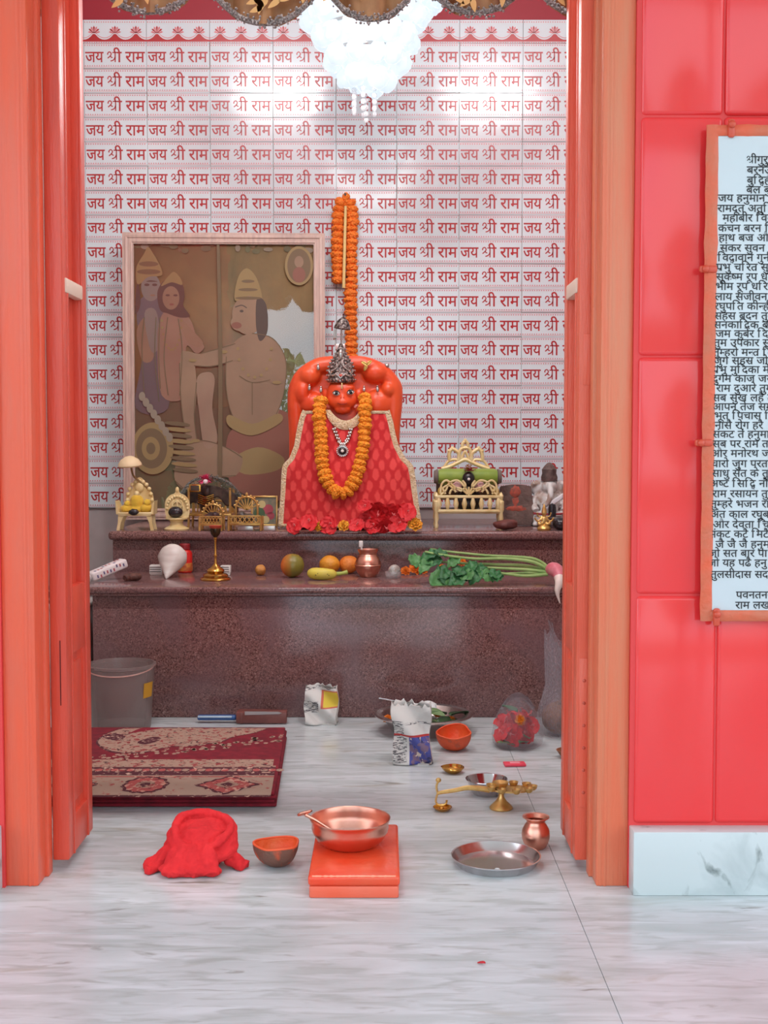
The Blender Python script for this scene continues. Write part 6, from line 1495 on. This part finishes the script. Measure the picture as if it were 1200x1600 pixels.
# --- orange stool with copper bowl
f0 = at_z(482, 1404, 0); f1 = at_z(624, 1403, 0); w = f1.x-f0.x; hs = .0365; s = f0.y/F
bk = at_z(620, 1287, hs+.026); dpt = bk.y-f0.y
zt2 = at_y(553, 1369, f0.y).z
t = thing('wooden_stool', 'low orange painted wooden prayer stool on the front floor', 'stool', ((f0.x+f1.x)/2, f0.y+dpt/2, 0))
dpt = at_z(620, 1287, zt2).y-f0.y
t.location.y = f0.y+dpt/2
for sx in (-1, 1): MB().box((sx*(w/2-.012), 0, (zt2-.022)/2), (.022, dpt-.01, zt2-.022), 0, .002).build('side_runner', M_orange, t)
MB().box((0, -dpt/2+.010, (zt2-.020)/2), (w-.004, .018, zt2-.020), 0, .003).build('front_board', mat('salmon_board_paint', (234, 96, 66), .4, c2=(228, 106, 80), scale=14, bump=.15), t)
MB().box((0, dpt/2-.010, (zt2-.020)/2), (w-.004, .018, zt2-.020), 0, .003).build('back_board', M_orange, t)
b = MB().box((0, 0, zt2-.010), (w+.002, dpt, .020), 0, .006, seg=3); b.build('top_board', mat('glossy_stool_paint', (232, 68, 36), .25, c2=(222, 82, 50), scale=12, bump=.2, bscale=25), t)
b = MB()
b.tube([(-w*.46+w*.92*k/40, -dpt/2+.0035, zt2-.002) for k in range(41)], [.0022*(1+.5*noise.noise(Vector((k*.7, 1, 2)))) for k in range(41)], 6)
b.build('worn_edge', mat('worn_salmon', (240, 150, 120), .4), t)
pz = zt2
rc = at_z(547, 1333, pz); yq = rc.y+.05
R = 64*yq/F
t2 = thing('copper_bowl', 'wide copper bowl of water standing on the orange stool', 'bowl', (at_y(547, 1300, yq).x, yq, pz+.0008))
MB().lathe([(0, .001), (R*.52, .001), (R*.6, 0), (R*.80, .010), (R*.93, .028), (R*.955, .036), (R*.95, .044), (R*.985, .052), (R, .054), (R, .056), (R*.97, .055), (R*.93, .044), (R*.935, .036), (R*.90, .027), (R*.76, .010), (R*.5, .004), (0, .004)], 56).build('bowl_body', mat('pale_copper', (228, 168, 148), .3, 1.0, c2=(214, 150, 130), scale=10), t2)
tag(MB().lathe([(0, .0), (R*.80, 0)], 40).build('bowl_water', mat('water_film', (236, 232, 226), .03, alpha=.25), loc=(t2.location.x, yq, pz+.0160)), 'thin clear water lying in the copper bowl', 'water')
a_ = at_y(477, 1273, yq-R*.25); c_ = Vector((t2.location.x-.006, yq-.012, pz+.017))
m_ = a_+(c_-a_)*.5
t3 = thing('copper_spoon', 'small copper ritual spoon leaning over the left rim of the copper bowl', 'spoon', a_)
P = spline([Vector((0, 0, 0)), (m_-a_)*.5+Vector((0, 0, .001)), m_-a_, (c_-a_)*.95], 6); MB().tube(P, [.0035-.0012*i/len(P) for i in range(len(P))], 8).build('handle', M_copper, t3)
b = MB().leaf(.030, .016, 0, T(0, 0, 0) @ rotm(.2, -.5, -1.9) @ T(0, -.016, 0), curl=-.2, fold=.3, n=6); b.build('snake_hood', M_copper, t3, mods=SOLID(.003)); MB().ball(c_-a_, (.014, .011, .004), seg=14, rings=8).build('spoon_bowl', M_copper, t3)
q = at_z(562, 1280, pz)
tag(MB().box((0, 0, .002), (.112, .05, .003), 0, .001).build('white_card', mat('white_card', (216, 222, 236), .5), loc=(at_y(562, 1280, bk.y-.02).x, f0.y+dpt-.02, pz+.0006)), 'white card lying on the back of the stool behind the copper bowl', 'card')
# --- red cloth heap
q = at_z(304, 1366, 0); yq = q.y+.055; s = yq/F
xq = at_y(304, 1350, yq).x
M_rag = mat('red_cotton', (222, 38, 42), .9, c2=(204, 28, 34), scale=30, bump=.4, bscale=70)
b = MB(); X_ = lambda px: (px-304)*s
rr = random.Random(3)
cxh = X_(316)
b.ball((cxh, .004, .032), (.058, .052, .040), nz=.2, nsc=2); b.ball((cxh, .002, .056), (.048, .040, .026), nz=.25, nsc=3)
# a wrapped roll round a sunken, twisted middle
for (R1, R2, z0, tilt, rad, sd) in ((.060, .050, .058, .026, .0125, 0), (.056, .046, .074, .024, .0085, 2), (.066, .056, .044, .022, .0105, 4)):
    b.tube([(cxh+R1*(1+.04*math.sin(3*a+sd))*math.cos(a), .002+R2*math.sin(a), z0+tilt*math.sin(a)+.005*math.sin(2*a+sd)) for a in [2*PI*k/44 for k in range(44)]], [rad*(1+.28*noise.noise(Vector((k*.35, sd, 1)))) for k in range(44)], 10, closed=True)
for sd in range(3):
    b.tube([(cxh+(.046-.00095*k)*math.cos(k*.21+2.1*sd), .000+(.036-.00080*k)*math.sin(k*.21+2.1*sd), .066+.018*math.sin(k*.21+2.1*sd)*(1-k/50)+.010*(k/44)) for k in range(44)], [.0062*(1+.35*noise.noise(Vector((k*.4, sd*3, 7)))) for k in range(44)], 8)
def fan(p0, spread, n, L, a0, z0, sd, rad=.0092):
    """a loose flap: folds fanning out from p0 and lying down on the floor"""
    for k in range(n):
        a = a0+spread*(k/(n-1)-.5); Lk = L*(.88+.2*rr.random()); up = .010*math.sin(k*2.3+sd)
        P = spline([(p0[0], p0[1], z0), (p0[0]+Lk*.40*math.cos(a), p0[1]+Lk*.40*math.sin(a), z0*.72+up), (p0[0]+Lk*.75*math.cos(a+.05), p0[1]+Lk*.75*math.sin(a+.05), z0*.34+up*.5), (p0[0]+Lk*math.cos(a+.1*math.sin(k)), p0[1]+Lk*math.sin(a+.1*math.sin(k)), .007)], 5)
        b.tube(P, [rad*(1+.3*math.sin(q_*.9+k+sd)*.6) for q_ in range(len(P))], 8)
fan((X_(286), -.012, 0), .62, 8, .076, PI+.26, .038, 1)      # left tail
fan((X_(290), -.030, 0), .9, 9, .054, -PI/2-.40, .048, 2); fan((X_(308), -.034, 0), .9, 9, .046, -PI/2, .048, 6)   # front left flap
fan((X_(326), -.034, 0), .80, 7, .046, -PI/2+.30, .050, 3)   # front right flap
fan((X_(350), -.012, 0), .50, 5, .048, -.28, .030, 4)        # right tail
b.v = [Vector((v.x, v.y, max(v.z, .001))) for v in b.v]
o = b.build('red_cloth_heap', M_rag, loc=(xq, yq, 0), sharp=0, mods=(('REMESH', dict(mode='VOXEL', voxel_size=.0022, use_smooth_shade=True)), ('SMOOTH', dict(factor=.5, iterations=2))))
tex = bpy.data.textures.new('wrinkle', 'CLOUDS'); tex.noise_scale = .014; tex.noise_depth = 2
md_ = o.modifiers.new('wrinkles', 'DISPLACE'); md_.texture = tex; md_.strength = .005; md_.mid_level = .5; md_.texture_coords = 'LOCAL'
tag(o, 'crumpled bright red cotton cloth heaped on the floor left of the shell bowl', 'cloth')
